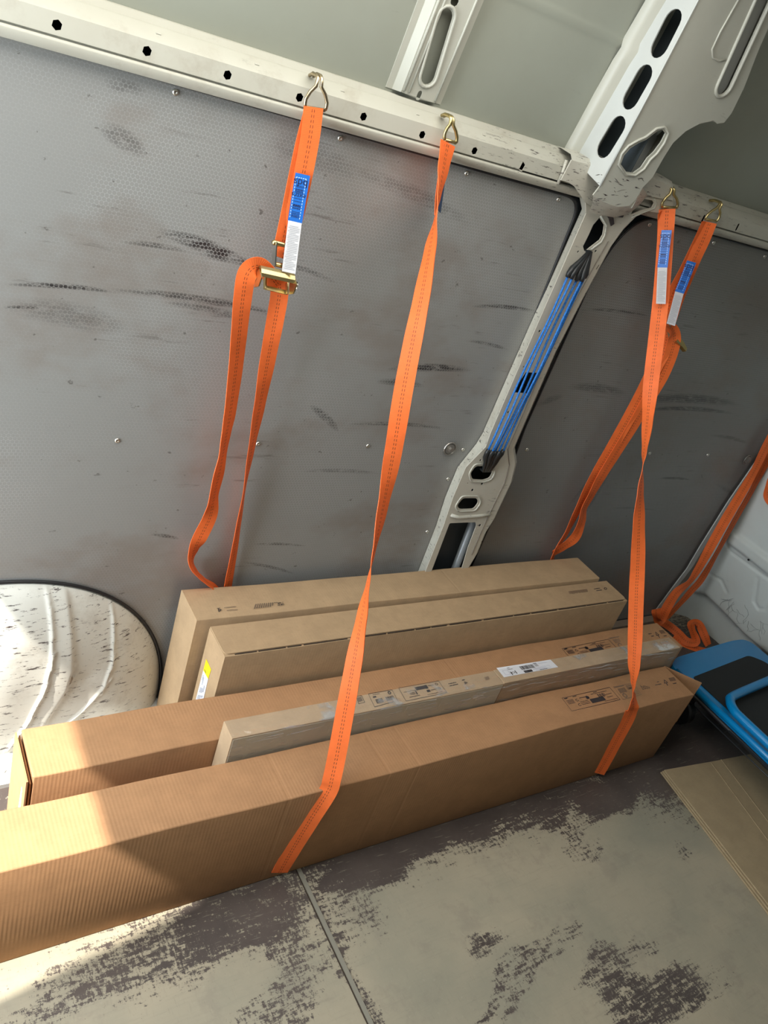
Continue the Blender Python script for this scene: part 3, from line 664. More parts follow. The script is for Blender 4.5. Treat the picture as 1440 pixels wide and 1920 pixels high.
def build_arch():
    mb = MB(); NR, NA = 130, 260; vs = []
    for i in range(NR + 1):
        s = (i / NR); rr = 1 - (1 - s) ** 1.35      # 0 centre .. 1 rim
        for j in range(NA + 1):
            t = math.pi * j / NA; c_, s_ = math.cos(t), math.sin(t); q = (abs(c_) ** 2.25 + abs(s_) ** 2.25) ** (-1 / 2.25)
            x = XC + AX * rr * q * c_; z = AZ * rr * q * s_
            D = prof(arch_y(x, z))
            for L in rid: D += .0055 * math.exp(-(pdist(x, z, L) / .0034) ** 2) * min(1, D / .03)
            for k, L in enumerate(sof): D += (.0045 if k == 0 else .0015) * math.tanh((spdist(x, z, L)) / .003) * min(1, D / .03)
            D -= .006 * math.exp(-((x - .47) / .03) ** 2 - ((z - .20) / .02) ** 2)
            D += .002 * math.sin(x * 40 + z * 23) * math.sin(z * 31 - x * 9) * min(1, D / .05)
            vs.append((x, 1.47 - D, z))
    fs = [(i * (NA + 1) + j, i * (NA + 1) + j + 1, (i + 1) * (NA + 1) + j + 1, (i + 1) * (NA + 1) + j) for i in range(NR) for j in range(NA)]
    mb.add(vs, fs); o = mb.build('wheel_arch', M['arch'], smooth=True)
    tag(o, 'scuffed white pressed wheel arch with raised ridges at the foot of the liner wall', 'wheel arch'); o['kind'] = 'structure'
    rimp = []
    for j in range(80):
        t = math.pi * j / 79; c_, s_ = math.cos(t), math.sin(t); q = (abs(c_) ** 2.25 + abs(s_) ** 2.25) ** (-1 / 2.25)
        rimp.append((XC + (AX + .003) * q * c_, 1.462, (AZ + .003) * q * s_))
    m2 = MB(); m2.tube(rimp, .004, 6); m2.build('sealant_edge', M['rubber'], o, smooth=True)
build_arch()

# ---- bulkhead, closing the front end: pressed steel heightfield over (y, z)
BA, BB = 2.932, -.08
def bx_plane(z): return BA + BB * z
def onBH(u, v):
    d = ray(u, v); t = (BA + BB * CAM.z) / (d.x - BB * d.z); p = CAM + d * t; return (p.y, p.z)
def seglist(pts): return [onBH(*p) for p in pts]
ledge = seglist([(1300, 1112), (1318, 1117), (1350, 1148), (1390, 1190), (1440, 1232), (1500, 1290)])
foot = seglist([(1262, 1135), (1275, 1152), (1300, 1160), (1320, 1180), (1345, 1205), (1400, 1260)])
beads = [(seglist([(1308, 1120), (1312, 1085), (1330, 1076), (1352, 1088), (1362, 1110)]), .006, .004),
         (seglist([(1420, 1085), (1414, 1128), (1422, 1142), (1434, 1142), (1442, 1120)]), .006, .005),
         (seglist([(1355, 1010), (1368, 1033), (1440, 1085), (1500, 1130)]), .005, .005),
         (seglist([(1350, 1205), (1365, 1178), (1385, 1185), (1400, 1205)]), .004, .003)]
beam = (seglist([(1372, 1008), (1400, 1028), (1440, 1060), (1500, 1105)]))
def sdist(y, z, L):
    d = 9; sg = 1
    for a, b in zip(L, L[1:]):
        t = ((y - a[0]) * (b[0] - a[0]) + (z - a[1]) * (b[1] - a[1])) / ((b[0] - a[0]) ** 2 + (b[1] - a[1]) ** 2)
        t = min(1, max(0, t)); dd = math.hypot(y - a[0] - t * (b[0] - a[0]), z - a[1] - t * (b[1] - a[1]))
        if dd < d: d = dd; sg = 1 if (b[0] - a[0]) * (z - a[1]) - (b[1] - a[1]) * (y - a[0]) > 0 else -1
    return d, sg
LEDGE_Z = ledge
def build_bulk():
    ny, nz = 300, 230; y0, y1, z0, z1 = -.40, 1.555, 0, 1.2; vs = []
    lz = sorted(ledge)
    def lz_at(y):
        if y >= ledge[0][0]: return ledge[0][1]
        for a, b in zip(ledge, ledge[1:]):
            if b[0] <= y <= a[0]: return b[1] + (a[1] - b[1]) * (y - b[0]) / (a[0] - b[0])
        return ledge[-1][1]
    for j in range(nz + 1):
        z = z0 + (z1 - z0) * (j / nz) ** 1.25
        for i in range(ny + 1):
            y = y1 - (y1 - y0) * (i / ny) ** 1.35
            x = bx_plane(z)
            zl = lz_at(y); e = 1 / (1 + math.exp(-(zl - z) / .005))
            side = 1 / (1 + math.exp((y - ledge[0][0] - .012 ) / .008))
            x += .045 * e * side
            for L, wd, hh in beads:
                d, _ = sdist(y, z, L); x += hh * math.exp(-(d / wd) ** 2)
            d, sg = sdist(y, z, beam)
            if beam[-1][0] < y: x -= .016 * (1 / (1 + math.exp((d - .026) / .003)))
            # rounded toward the side wall
            x -= .11 * max(0, (y - 1.43) / .12) ** 2
            x += .002 * math.sin(y * 11) * math.sin(z * 9)
            vs.append((x, y, z))
    fs = [(j * (ny + 1) + i, j * (ny + 1) + i + 1, (j + 1) * (ny + 1) + i + 1, (j + 1) * (ny + 1) + i) for j in range(nz) for i in range(ny)]
    mb = MB(); mb.add(vs, fs); o = mb.build('wall_front', M['bulk'], smooth=True); struct(o)
    a = onBH(1408, 1049); c = Vector((bx_plane(a[1]) - .0165, a[0], a[1]))
    m2 = MB(); m2.tube([c, c + Vector((-.0012, 0, 0))], .0042, 12); m2.build('bolt_hole', M['dark'], o)
    # pencil-thin scuffs
    m2 = MB(); random.seed(3)
    for k in range(22):
        u = 1350 + random.random() * 85; v = 1105 + (u - 1350) * .62 + random.random() * 30
        pts = []; an = random.random() * 3.1
        for q in range(5):
            yy, zz = onBH(u + q * 5 * math.cos(an) , v + q * 5 * math.sin(an)); an += (random.random() - .5) * .5; pts.append((bx_plane(zz) - .0012, yy, zz))
        m2.tube(pts, .0005, 4)
    m2.build('scuff_marks', plain('grey_scuff', (.32, .34, .33), .7), o)
build_bulk()
mb = MB(); mb.box((3.03, -.42, -.02), (3.05, 1.58, 2.12)); struct(mb.build('wall_cab_side', M['skin']))
# corner sealing strip between liner and bulkhead
mb = MB()
c0 = [ony(u, v, 1.455) for u, v in ((1236, 1140), (1264, 1102), (1293, 1064), (1318, 1022), (1372, 936), (1448, 826))]
for a, b in zip(c0, c0[1:]): mb.obox((a + b) / 2, (b - a) / 2, Vector((.016, 0, .006)), Vector((0, .002, 0)))
struct(mb.build('trim_9', M['white_clean']))

# ---- shell behind the camera: right side wall, rear end with its open doorway, roof
mb = MB(); mb.box((FX0, -.42, -.02), (3.05, -.40, 2.12)); struct(mb.build('wall_right', plain('right_wall_liner', (.10, .10, .095), .5)))
JY, HZ = .655, 1.80
mb = MB(); mb.box((-.85, -.42, -.02), (-.83, JY, 2.12)); struct(mb.build('rear_sun_blocker', M['white']))  # unseen closed leaf, added to keep the sun off the open floor
mb = MB(); mb.box((-.85, JY, HZ), (-.83, 1.58, 2.12)); mb.box((-.85, 1.44, -.02), (-.83, 1.58, HZ)); struct(mb.build('wall_rear', M['white']))
mb = MB(); mb.box((-.85, -.42, 2.10), (3.05, 1.58, 2.12)); struct(mb.build('ceiling', plain('roof_inside', (.72, .70, .64), .6)))
mb = MB(); mb.box((-14, -10, -.66), (-.9, 14, -.60)); struct(mb.build('floor_outside', plain('paving_outside', (.42, .40, .37), .9)))

# ================================================================ CARTONS
def wavy_box(x0, x1, y0, y1, z0, z1, amp=.0015, r=.003, seed=1, n=60):
    """long carton body: rounded section carried along x with slightly irregular edges"""
    random.seed(seed); ph = [random.random() * 6 for _ in range(8)]
    mb = MB(); sec = []
    for (cy, cz, a0) in ((y0 + r, z0 + r, math.pi), (y1 - r, z0 + r, 1.5 * math.pi), (y1 - r, z1 - r, 0), (y0 + r, z1 - r, .5 * math.pi)):
        for k in range(3): a = a0 + k * math.pi / 4; sec.append((cy + r * math.cos(a), cz + r * math.sin(a)))
    m = len(sec); vs = []
    for i in range(n + 1):
        x = x0 + (x1 - x0) * i / n
        for (y, z) in sec:
            dy = amp * math.sin(x * 5 + ph[0] + (y > (y0 + y1) / 2) * 2) + amp * .5 * math.sin(x * 17 + ph[1]); dz = (z > (z0 + z1) / 2) * (amp * math.sin(x * 4 + ph[2] + (y < (y0 + y1) / 2)) + amp * .6 * math.sin(x * 13 + ph[3]) - amp)
            vs.append((x, y + (dy if z > (z0 + z1) / 2 else 0), z + dz))
    fs = [(i * m + k, i * m + (k + 1) % m, (i + 1) * m + (k + 1) % m, (i + 1) * m + k) for i in range(n) for k in range(m)]
    fs += [tuple(range(m - 1, -1, -1)), tuple(n * m + k for k in range(m))]
    mb.add(vs, fs); return mb
def marks(parent, corners, rects, mat, name='printed_marks', lift=.0006, z=None, flat=None):
    """rects in the unit square of the quad given by 4 world corners (top-left, top-right, bottom-right, bottom-left)"""
    A, B, Cc, D = [Vector(c) for c in corners]; nrm = (B - A).cross(D - A).normalized()
    if nrm.dot(CAM - A) < 0: nrm = -nrm
    mb = MB()
    def at(s, t): return (A * (1 - s) + B * s) * (1 - t) + (D * (1 - s) + Cc * s) * t + nrm * lift
    for r in rects:
        if len(r) == 4: s0, t0, s1, t1 = r; mb.quad(at(s0, t0), at(s1, t0), at(s1, t1), at(s0, t1))
        else: mb.poly([at(*q) for q in r[0]])
    return mb.build(name, mat, parent)
def frame(s0, t0, s1, t1, w=.006, wt=.015): return [(s0, t0, s1, t0 + wt), (s0, t1 - wt, s1, t1), (s0, t0, s0 + w, t1), (s1 - w, t0, s1, t1)]
def ring(cx, cy, r, w, asp, n=14, a0=0, a1=2 * math.pi):
    out = []
    for k in range(n):
        a = a0 + (a1 - a0) * k / n; b = a0 + (a1 - a0) * (k + 1) / n
        out.append(([(cx + r * math.cos(a), cy + r * asp * math.sin(a)), (cx + r * math.cos(b), cy + r * asp * math.sin(b)), (cx + (r - w) * math.cos(b), cy + (r - w) * asp * math.sin(b)), (cx + (r - w) * math.cos(a), cy + (r - w) * asp * math.sin(a))],))
    return out
def words_(s0, t, s1, h, seed=0, gap=.004, mn=.008, mx=.03):
    random.seed(seed); out = []; s = s0
    while s < s1:
        l = mn + random.random() * (mx - mn); e = min(s1, s + l); out.append((s, t, e, t + h)); s = e + gap
    return out

HF = .276
# --- 1. front carton
fb = thing('carton', 'longest brown carton in front, strapped down beside the bare floor', 'carton', (1.13, .95, 0))
fbody = wavy_box(.105, 2.118, .890, 1.0145, 0, HF + .0015, .0015, .003, 2).build('carton_body', M['card_front'], fb); smooth_by_angle(fbody, 50)
def onF(u, v): return onz(u, v, HF + .001)
Q = [onF(1053, 1309), onF(1143, 1288.5), onF(1163, 1312), onF(1072, 1334)]
def pack_print(Q):
    r = frame(0, 0, 1, 1, .006, .025)
    r += [(.03, .05, .10, .11), (.05, .06, .08, .13), (.20, .06, .28, .10), (.62, .08, .70, .12)] + words_(.55, .18, .88, .03, 1)
    for k in range(4): r += words_(.04, .24 + .08 * k, .17, .035, k, .003, .01, .03)
    r += words_(.30, .25, .44, .04, 5) + [(.42, .26, .48, .44), (.44, .22, .46, .46)]
    r += [(.46, .50, .74, .80)]
    for k in range(3): r += words_(.26, .52 + .10 * k, .43, .03, 9 + k)
    for k in range(3): r += [(.66 + .05 * k, .28, .675 + .05 * k, .55), (.69 + .05 * k, .30, .70 + .05 * k, .50)]
    r += words_(.80, .62, .92, .03, 17) + words_(.80, .42, .94, .03, 18) + [(.70, .85, .98, .87)]
    r += ring(.235, .36, .028, .009, 3.2, 12, .4, 5.6) + ring(.22, .70, .028, .009, 3.2, 12, .4, 5.6)
    return r
marks(fb, Q, pack_print(Q), M['ink'])
Q2 = [onF(1150, 1288), onF(1187, 1280), onF(1203, 1303), onF(1168, 1312)]
r2 = frame(0, 0, 1, 1, .012, .03) + [(.04, .04, .5, .10), (.62, .30, .80, .38)]
for k in range(8): r2 += words_(.10, .20 + .045 * k, .46, .03, k, .01, .03, .12)
for k in range(7): r2 += words_(.55, .10 + .05 * k, .95, .03, 20 + k, .01, .03, .12)
for k in range(3): r2 += words_(.65, .62 + .1 * k, .95, .04, 30 + k, .01, .03, .12)
r2 += ring(.22, .76, .10, .045, 1.9, 12)
marks(fb, Q2, r2, M['ink_soft'])
Q3 = [onF(1196, 1283), onF(1267, 1269), onF(1275, 1282), onF(1205, 1296)]
r3 = []
for k in range(6): r3 += words_(.02, .10 + .13 * k, .22, .07, k, .01, .02, .05)
r3 += words_(.37, .15, .52, .12, 3) + words_(.38, .50, .54, .12, 4)
r3 += [([(.62, .55), (.67, .05), (.72, .5), (.70, .5), (.67, .2), (.64, .55)],), (.62, .52, .72, .60), (.66, .6, .68, .95)]
for i in range(7):
    for j in range(4): r3.append((.80 + .022 * i, .0 + .13 * j, .815 + .022 * i, .08 + .13 * j))
r3 += words_(.82, .78, .92, .10, 5)
marks(fb, Q3, r3, M['ink'])
# open end flap at the far end
hinge = Vector((2.120, 1.013, 0)); tip = Vector((2.196, .920, 0)); mb = MB()
mb.prism([Vector((2.119, 1.013, HF - .001)), Vector((2.196, .920, HF)), Vector((2.198, .921, .105)), Vector((2.125, 1.012, .09))], (.0035, .003, 0)); mb.build('end_flap', M['card_front'], fb)
mb = MB(); mb.prism([Vector((2.1185, .8915, .004)), Vector((2.1185, 1.012, .004)), Vector((2.1185, 1.012, .20)), Vector((2.1185, .8915, .24))], (.003, 0, 0)); mb.build('inner_flap', M['card_third'], fb)

# --- 2. second long carton, behind it
tb = thing('carton', 'brown carton second from the front, its open left end standing in the sun', 'carton', (1.28, 1.13, 0))
tbody = wavy_box(.292, 2.285, 1.074, 1.198, 0, HF + .0015, .0015, .003, 5).build('carton_body', M['card_third'], tb); smooth_by_angle(tbody, 50)
def fl_(pts, off, name='end_flap', mat='card_third'):
    m = MB(); m.prism(pts, off); return m.build(name, M[mat], tb)
fl_([(.2825, 1.074, .004), (.2815, 1.196, .004), (.2815, 1.196, HF - .004), (.2825, 1.074, HF - .010)], (-.0035, 0, 0))
fl_([(.2895, 1.078, .004), (.288, 1.194, .004), (.288, 1.194, HF - .012), (.2895, 1.078, HF - .022)], (-.0030, 0, 0), 'inner_flap')
fl_([(.294, 1.075, HF - .0035), (.294, 1.197, HF - .0035), (.2895, 1.196, HF - .004), (.2905, 1.077, HF - .006)], (0, 0, .003))
m_ = MB(); m_.prism([(.2788, 1.094, .215), (.2786, 1.099, .225), (.2782, 1.112, .05), (.2784, 1.080, .05)], (-.0008, 0, 0)); m_.build('white_label', M['paper'], tb)
Qt = [onz(1053, 1216, HF + .001), onz(1140, 1198.5, HF + .001), onz(1158, 1217, HF + .001), onz(1072, 1238, HF + .001)]
marks(tb, Qt, pack_print(Qt), M['ink'])
Qt2 = [onz(1140, 1196.5, HF + .001), onz(1182, 1189, HF + .001), onz(1200, 1207, HF + .001), onz(1158, 1217, HF + .001)]; marks(tb, Qt2, r2, M['ink_soft'])
Qt3 = [onz(1190, 1190, HF + .001), onz(1246, 1181, HF + .001), onz(1256, 1193, HF + .001), onz(1198, 1205, HF + .001)]; marks(tb, Qt3, r3[24:], M['ink'])

# --- 3. tan carton with the yellow label
HB = .385
bb = thing('carton', 'tan carton with a yellow and white label on its left end', 'carton', (1.4, 1.26, 0))
o = wavy_box(.705, 2.078, 1.211, 1.3105, 0, HB, .001, .002, 7).build('carton_body', M['card_b'], bb); smooth_by_angle(o, 50)
lid = rounded([(.7055, 1.2155), (2.076, 1.2155), (2.076, 1.3105), (.7055, 1.3105)], [.014, .016, 0, 0], 5)
mb = MB(); mb.prism([Vector((a, b, HB)) for a, b in lid], (0, 0, .0035)); mb.build('lid_flap', M['card_b'], bb)
mb = MB()
random.seed(4); x = .73
while x < 2.06:
    l = .03 + random.random() * .10; mb.box((x, 1.2125, HB - .0005), (min(2.06, x + l), 1.2148, HB + .0012)); x += l + .004 + random.random() * .006
mb.build('lid_slit', M['slit'], bb)
def onE(u, v, x=.7045): p = onx(u, v, x); return p
mb = MB(); mb.prism([onE(387, 1236), onE(396, 1255.5), onE(390.5, 1273), onE(381.5, 1257)], (-.0006, 0, 0)); mb.build('yellow_label', M['yellow'], bb)
mb = MB(); mb.prism([onE(381.5, 1257), onE(390.5, 1273), onE(378.5, 1325), onE(364, 1325)], (-.0006, 0, 0)); mb.build('white_label', M['paper'], bb)
marks(bb, [onE(381.5, 1257), onE(390.5, 1273), onE(382, 1310), onE(368, 1310)],
      [(.15, .1, .25, .3), (.3, .15, .4, .45), (.2, .55, .6, .75), (.65, .4, .8, .7), (.15, .85, .55, 1.0), (.6, .85, .85, .95)], plain('faint_print', (.45, .46, .52), .6), lift=.0012)
marks(bb, [onE(383, 1252), onE(387, 1260), onE(388, 1268), onE(384.5, 1258)], [(0.1, .1, .9, .5)], M['ink'], lift=.0012)
def onBt(u, v): return onz(u, v, HB + .0037)
dots = []
for j in range(6):
    for i in range(14):
        if (i, j) in ((0, 5), (1, 5), (4, 5), (6, 5)): continue
        dots.append((i / 14, j / 6, i / 14 + .055, j / 6 + .11))
marks(bb, [onBt(1065, 1109), onBt(1101, 1104.5), onBt(1103, 1110), onBt(1069, 1115)], dots, M['ink_soft'])
marks(bb, [onBt(1113, 1104), onBt(1138, 1100), onBt(1141, 1106), onBt(1117, 1110)], [(0, .05, .45, .2), (.08, .65, .5, .8)] + ring(.82, .5, .12, .05, 3.2, 8), M['ink'])

# --- 4. tan carton against the wall
HA = .400
ab = thing('carton', 'tallest tan carton against the grey liner wall', 'carton', (1.36, 1.38, 0))
mb = wavy_box(.676, 2.042, 1.3255, 1.4385, 0, HA, .001, .0025, 9)
for v in mb.v: v.y -= .010 * (v.x - .676) / 1.37
o = mb.build('carton_body', M['card_a'], ab); smooth_by_angle(o, 50)
def onA(u, v): return onz(u, v, HA + .0008)
r = []
for j in range(4):
    for i in range(9):
        if j == 3 and i > 7: continue
        r.append((i * .072 + .01 * (3 - j), j * .25 + .02, i * .072 + .045 + .01 * (3 - j), j * .25 + .16))
random.seed(2)
for k in range(26):
    a = .66 + random.random() * .30; b = random.random() * .8; r.append((a, b, a + .05, b + .08))
marks(ab, [onA(477, 1133), onA(531, 1128), onA(534, 1135), onA(476, 1142)], r, M['ink'])
marks(ab, [onA(420, 1138), onA(444, 1135.5), onA(446, 1145), onA(422, 1147)], [(.0, .15, .95, .22), (.15, .75, 1, .82)], M['ink'])
marks(ab, [onA(405, 1140), onA(416, 1139), onA(418, 1149), onA(407, 1150)], ring(.5, .45, .42, .14, 1, 3) + ring(.5, .45, .22, .1, 1, 5) + [(.1, .05, .7, .12)], M['ink'])

# --- 5/6. slim film-wrapped cartons wedged between the first two
HT = .3385
film = bpy.data.materials.new('stretch_film'); film.use_nodes = True; ft = film.node_tree; ft.nodes.clear()
fo = ft.nodes.new('ShaderNodeOutputMaterial'); tr = ft.nodes.new('ShaderNodeBsdfTransparent'); gl = ft.nodes.new('ShaderNodeBsdfGlossy'); gl.inputs['Roughness'].default_value = .12
df = ft.nodes.new('ShaderNodeBsdfDiffuse'); df.inputs[0].default_value = (.8, .78, .74, 1)  # pale diffuse mix paints in the glints along the film wrinkles
geo = ft.nodes.new('ShaderNodeNewGeometry'); mp = ft.nodes.new('ShaderNodeMapping'); mp.inputs['Rotation'].default_value = (0, .9, .3); mp.inputs['Scale'].default_value = (16, 16, 210)
ns = ft.nodes.new('ShaderNodeTexNoise'); ns.inputs['Scale'].default_value = .8; ns.inputs['Detail'].default_value = 3; bp_ = ft.nodes.new('ShaderNodeBump'); bp_.inputs['Strength'].default_value = .9; bp_.inputs['Distance'].default_value = .006
ft.links.new(geo.outputs['Position'], mp.inputs[0]); ft.links.new(mp.outputs[0], ns.inputs['Vector']); ft.links.new(ns.outputs['Fac'], bp_.inputs['Height'])
ft.links.new(bp_.outputs[0], gl.inputs['Normal'])
rp = ft.nodes.new('ShaderNodeMapRange'); rp.inputs[1].default_value = .57; rp.inputs[2].default_value = .66; rp.inputs[3].default_value = .10; rp.inputs[4].default_value = .75
ft.links.new(ns.outputs['Fac'], rp.inputs[0])
m1 = ft.nodes.new('ShaderNodeMixShader'); m1.inputs[0].default_value = .5; ft.links.new(gl.outputs[0], m1.inputs[1]); ft.links.new(df.outputs[0], m1.inputs[2])
m2 = ft.nodes.new('ShaderNodeMixShader'); ft.links.new(rp.outputs[0], m2.inputs[0]); ft.links.new(tr.outputs[0], m2.inputs[1]); ft.links.new(m1.outputs[0], m2.inputs[2]); ft.links.new(m2.outputs[0], fo.inputs[0])
TY0, TY1 = 1.0215, 1.0715
def film_shell(x0, x1, par, amp):
    mb = MB(); n = 70; vs = []
    sec = [(TY0, .23), (TY0, .28), (TY0, HT - .003), (TY0 + .004, HT), ((TY0 + TY1) / 2, HT), (TY1 - .004, HT), (TY1, HT - .004), (TY1, .285)]
    random.seed(5)
    for i in range(n + 1):
        x = x0 + (x1 - x0) * i / n
        for k, (y, z) in enumerate(sec):
            j = amp * (.5 + .5 * math.sin(x * 90 + k * 1.3) * math.sin(x * 31 + k)) + .0006
            yy = y - j * (k < 3) + j * (k > 5) * 0 ; zz = z + j * (2 < k < 6)
            vs.append((x, yy, zz))
    m = len(sec); mb.add(vs, [(i * m + k, i * m + k + 1, (i + 1) * m + k + 1, (i + 1) * m + k) for i in range(n) for k in range(m - 1)])
    return mb.build('plastic_wrap', film, par, smooth=True)
t1 = thing('carton', 'slim film-wrapped carton with a pale side, the left of the two end to end', 'carton', (1.04, 1.046, 0))
MB().box((.661, TY0, 0), (1.4205, TY1, HT - .002)).build('carton_body', M['card_t'], t1, bevel=.0012)
MB().box((.664, TY0 - .0008, .0), (1.418, TY0 + .001, HT - .006)).build('pale_side', M['card_pale'], t1)
film_shell(.6605, 1.421, t1, .0008)
def onT(u, v): return onz(u, v, HT - .0014)
marks(t1, [onT(690, 1301), onT(735, 1293), onT(746, 1314), onT(702, 1326)], frame(0, 0, 1, 1, .012, .03) + [(.12, .26, .25, .36)] + words_(.15, .12, .45, .03, 1) + [q for k in range(6) for q in words_(.16, .50 + .055 * k, .45, .03, k, .01, .03, .12)] + [q for k in range(6) for q in words_(.58, .50 + .055 * k, .92, .03, k + 9, .01, .03, .12)] + ring(.83, .22, .07, .035, 2, 10), M['ink'])
marks(t1, [onT(747, 1290), onT(822, 1276.5), onT(838, 1299), onT(761, 1315)], frame(0, 0, 1, 1, .007, .025) + [(.36, .16, .64, .40), (.60, .14, .66, .42), (.58, .52, .66, .68)] + words_(.06, .36, .34, .03, 1) + words_(.12, .76, .38, .04, 3) + words_(.55, .84, .92, .03, 4) + [(.32, .38, .345, .70)] + words_(.18, .5, .30, .04, 6) + words_(.18, .6, .30, .04, 7) + words_(.68, .22, .82, .04, 8) + words_(.68, .56, .82, .04, 8) + ring(.90, .22, .035, .012, 2.6, 9) + ring(.90, .56, .035, .012, 2.6, 9), M['ink'])
marks(t1, [onT(668, 1306), onT(678, 1304), onT(684, 1317), onT(672, 1320)], frame(0, 0, 1, 1, .06, .04) + [q for k in range(5) for q in words_(.1, .2 + .12 * k, .8, .05, k, .02, .1, .3)], M['ink'])
marks(t1, [onT(840, 1281), onT(856, 1278), onT(860, 1285), onT(843, 1289)], words_(0, .1, .9, .16, 1, .04, .1, .3) + words_(.05, .6, 1, .16, 2, .04, .1, .3), M['ink'])
marks(t1, [onT(866, 1275), onT(876, 1273), onT(879, 1284), onT(869, 1286)], ring(.5, .6, .4, .12, .8, 3) + [(.0, 0, .5, .12)] + ring(.5, .6, .2, .1, .8, 3), M['ink'])
marks(t1, [onT(908, 1270), onT(916, 1268), onT(919, 1274), onT(911, 1276)], [(i / 5, j / 4, i / 5 + .14, j / 4 + .17) for i in range(5) for j in range(4)], M['ink_soft'])
t2 = thing('carton', 'slim film-wrapped carton carrying the white barcode label', 'carton', (1.79, 1.046, 0))
MB().box((1.4215, TY0, 0), (2.163, TY1, HT)).build('carton_body', M['card_t'], t2, bevel=.0012)
film_shell(1.4225, 2.164, t2, .0035)
def onT2(u, v): return onz(u, v, HT + .0004)
LQ = [onT2(931, 1252.5), onT2(1032, 1237), onT2(1046.5, 1251), onT2(945, 1270)]
mb = MB(); mb.prism(LQ, (0, 0, .0004)); lab = mb.build('shipping_label', M['paper'], t2)
bars = []; random.seed(8); s = .37
while s < .62:
    w_ = random.choice((.004, .007, .011)); bars.append((s, .22, s + w_, .62)); s += w_ + random.choice((.003, .005, .007))
bars += [(.38, .72, .53, .98)] + [(.645 + .012 * i, .15 + .1 * j, .653 + .012 * i, .20 + .1 * j) for i in range(5) for j in range(4)] + [(.64, .12, .70, .16)]
bars += ring(.20, .72, .035, .012, 2.4, 10) + [(.155, .60, .17, .95), (.24, .55, .255, .9)] + words_(.15, .32, .24, .05, 3) + words_(.16, .16, .20, .06, 4) + words_(.66, .90, .80, .05, 5)
marks(lab, LQ, bars, M['ink'], lift=.0009)
marks(lab, LQ, frame(.05, .35, .14, .85, .006, .03) + words_(.56, .72, .80, .06, 6) + words_(.72, .22, .9, .04, 8) + frame(.60, .60, .88, .90, .004, .02), plain('faint_blue_print', (.5, .5, .6), .6), lift=.0009)

# --- flattened cardboard on the floor, bottom right
fs_ = thing('flattened_cardboard', 'flattened brown cardboard sheets lying on the floor at the right edge', 'cardboard', (2.3, .6, 0))
for k, (z0, dx) in enumerate(((0.0006, .012), (.0065, .006), (.0125, 0))):
    a, b = onz(1246 , 1443, .018), onz(1440, 1694, .018); d = (b - a); 
    c_ = onz(1337, 1427, .018)
    mb = MB(); pts = [a + Vector((-dx * .4, dx * .3, 0)), c_ + Vector((0, dx * .5, 0)), Vector((2.62, .775, 0)), Vector((2.62, .53, 0)), Vector((2.308, .53, 0)), Vector((2.308, .1, 0)), b + d * .7 + Vector((-dx, 0, 0))]
    pts = [Vector((p.x, p.y, z0)) for p in pts]; mb.prism(pts, (0, 0, .0048))
    mb.build('cardboard_sheet', M['card_flat'], fs_, bevel=.0008)
mb = MB()
for (p, q) in (((1333, 1430), (1465, 1610)), ((1352, 1424), (1485, 1600))):
    A, B = onz(*p, .018), onz(*q, .018); mb.tube([A, (A + B) / 2, B], .0012, 6)
mb.build('fold_crease', M['card_flat'], fs_)

# ================================================================ STRAPS
WW = .039
def ribbon(stations, name, parent, width=WW, thick=.0016, mat='web', sub=6, v0=0.):
    """stations: (point, theta in degrees); theta 0 shows the flat side to the viewer, 90 is edge on"""
    pts = [Vector(s[0]) for s in stations]; th = [math.radians(s[1]) for s in stations]
    P = []; T = []
    n = len(pts)
    for i in range(n - 1):
        p0 = pts[max(0, i - 1)]; p1 = pts[i]; p2 = pts[i + 1]; p3 = pts[min(n - 1, i + 2)]
        for k in range(sub):
            t = k / sub
            P.append(.5 * ((2 * p1) + (p2 - p0) * t + (2 * p0 - 5 * p1 + 4 * p2 - p3) * t * t + (3 * p1 - p0 - 3 * p2 + p3) * t ** 3))
            T.append(th[i] + (th[i + 1] - th[i]) * (t * t * (3 - 2 * t)))
    P.append(pts[-1]); T.append(th[-1])
    mb = MB(); uv = []; L = v0; vs = []; prevA = None; N = len(P); nu = 4
    for i in range(N):
        tg = (P[min(N - 1, i + 1)] - P[max(0, i - 1)]).normalized(); rv = (P[i] - CAM).normalized()
        A = tg.cross(rv)
        A = A.normalized() if A.length > .05 or prevA is None else prevA
        if prevA is not None and A.dot(prevA) < 0 and A.length > 0: A = A
        prevA = A; B = A.cross(tg).normalized()
        e = A * math.cos(T[i]) + B * math.sin(T[i]); nn = e.cross(tg).normalized()
        if i: L += (P[i] - P[i - 1]).length
        for side in (1, -1):
            for k in range(nu + 1):
                s_ = k / nu; vs.append(P[i] + e * (s_ - .5) * width + nn * side * thick / 2); uv.append((s_, L))
    R = 2 * (nu + 1); fs = []
    for i in range(N - 1):
        for k in range(nu):
            fs.append((i * R + k, i * R + k + 1, (i + 1) * R + k + 1, (i + 1) * R + k))
            fs.append((i * R + nu + 1 + k, (i + 1) * R + nu + 1 + k, (i + 1) * R + nu + 2 + k, i * R + nu + 2 + k))
        fs.append((i * R, (i + 1) * R, (i + 1) * R + nu + 1, i * R + nu + 1)); fs.append((i * R + nu, i * R + R - 1, (i + 1) * R + R - 1, (i + 1) * R + nu))
    mb.add(vs, fs); o = mb.build(name, M[mat], parent)
    me = o.data; lay = me.uv_layers.new(name='UVMap')
    for lp in me.loops: lay.data[lp.index].uv = uv[lp.vertex_index]
    smooth_by_angle(o, 60); return o
def chord(Pa, Pb, v):            # depth y of the straight line Pa-Pb where the picture row is v
    lo, hi = 0., 1.
    for _ in range(30):
        m = (lo + hi) / 2
        if proj(Pa.lerp(Pb, m))[1] < v: lo = m
        else: hi = m
    return Pa.lerp(Pb, (lo + hi) / 2).y
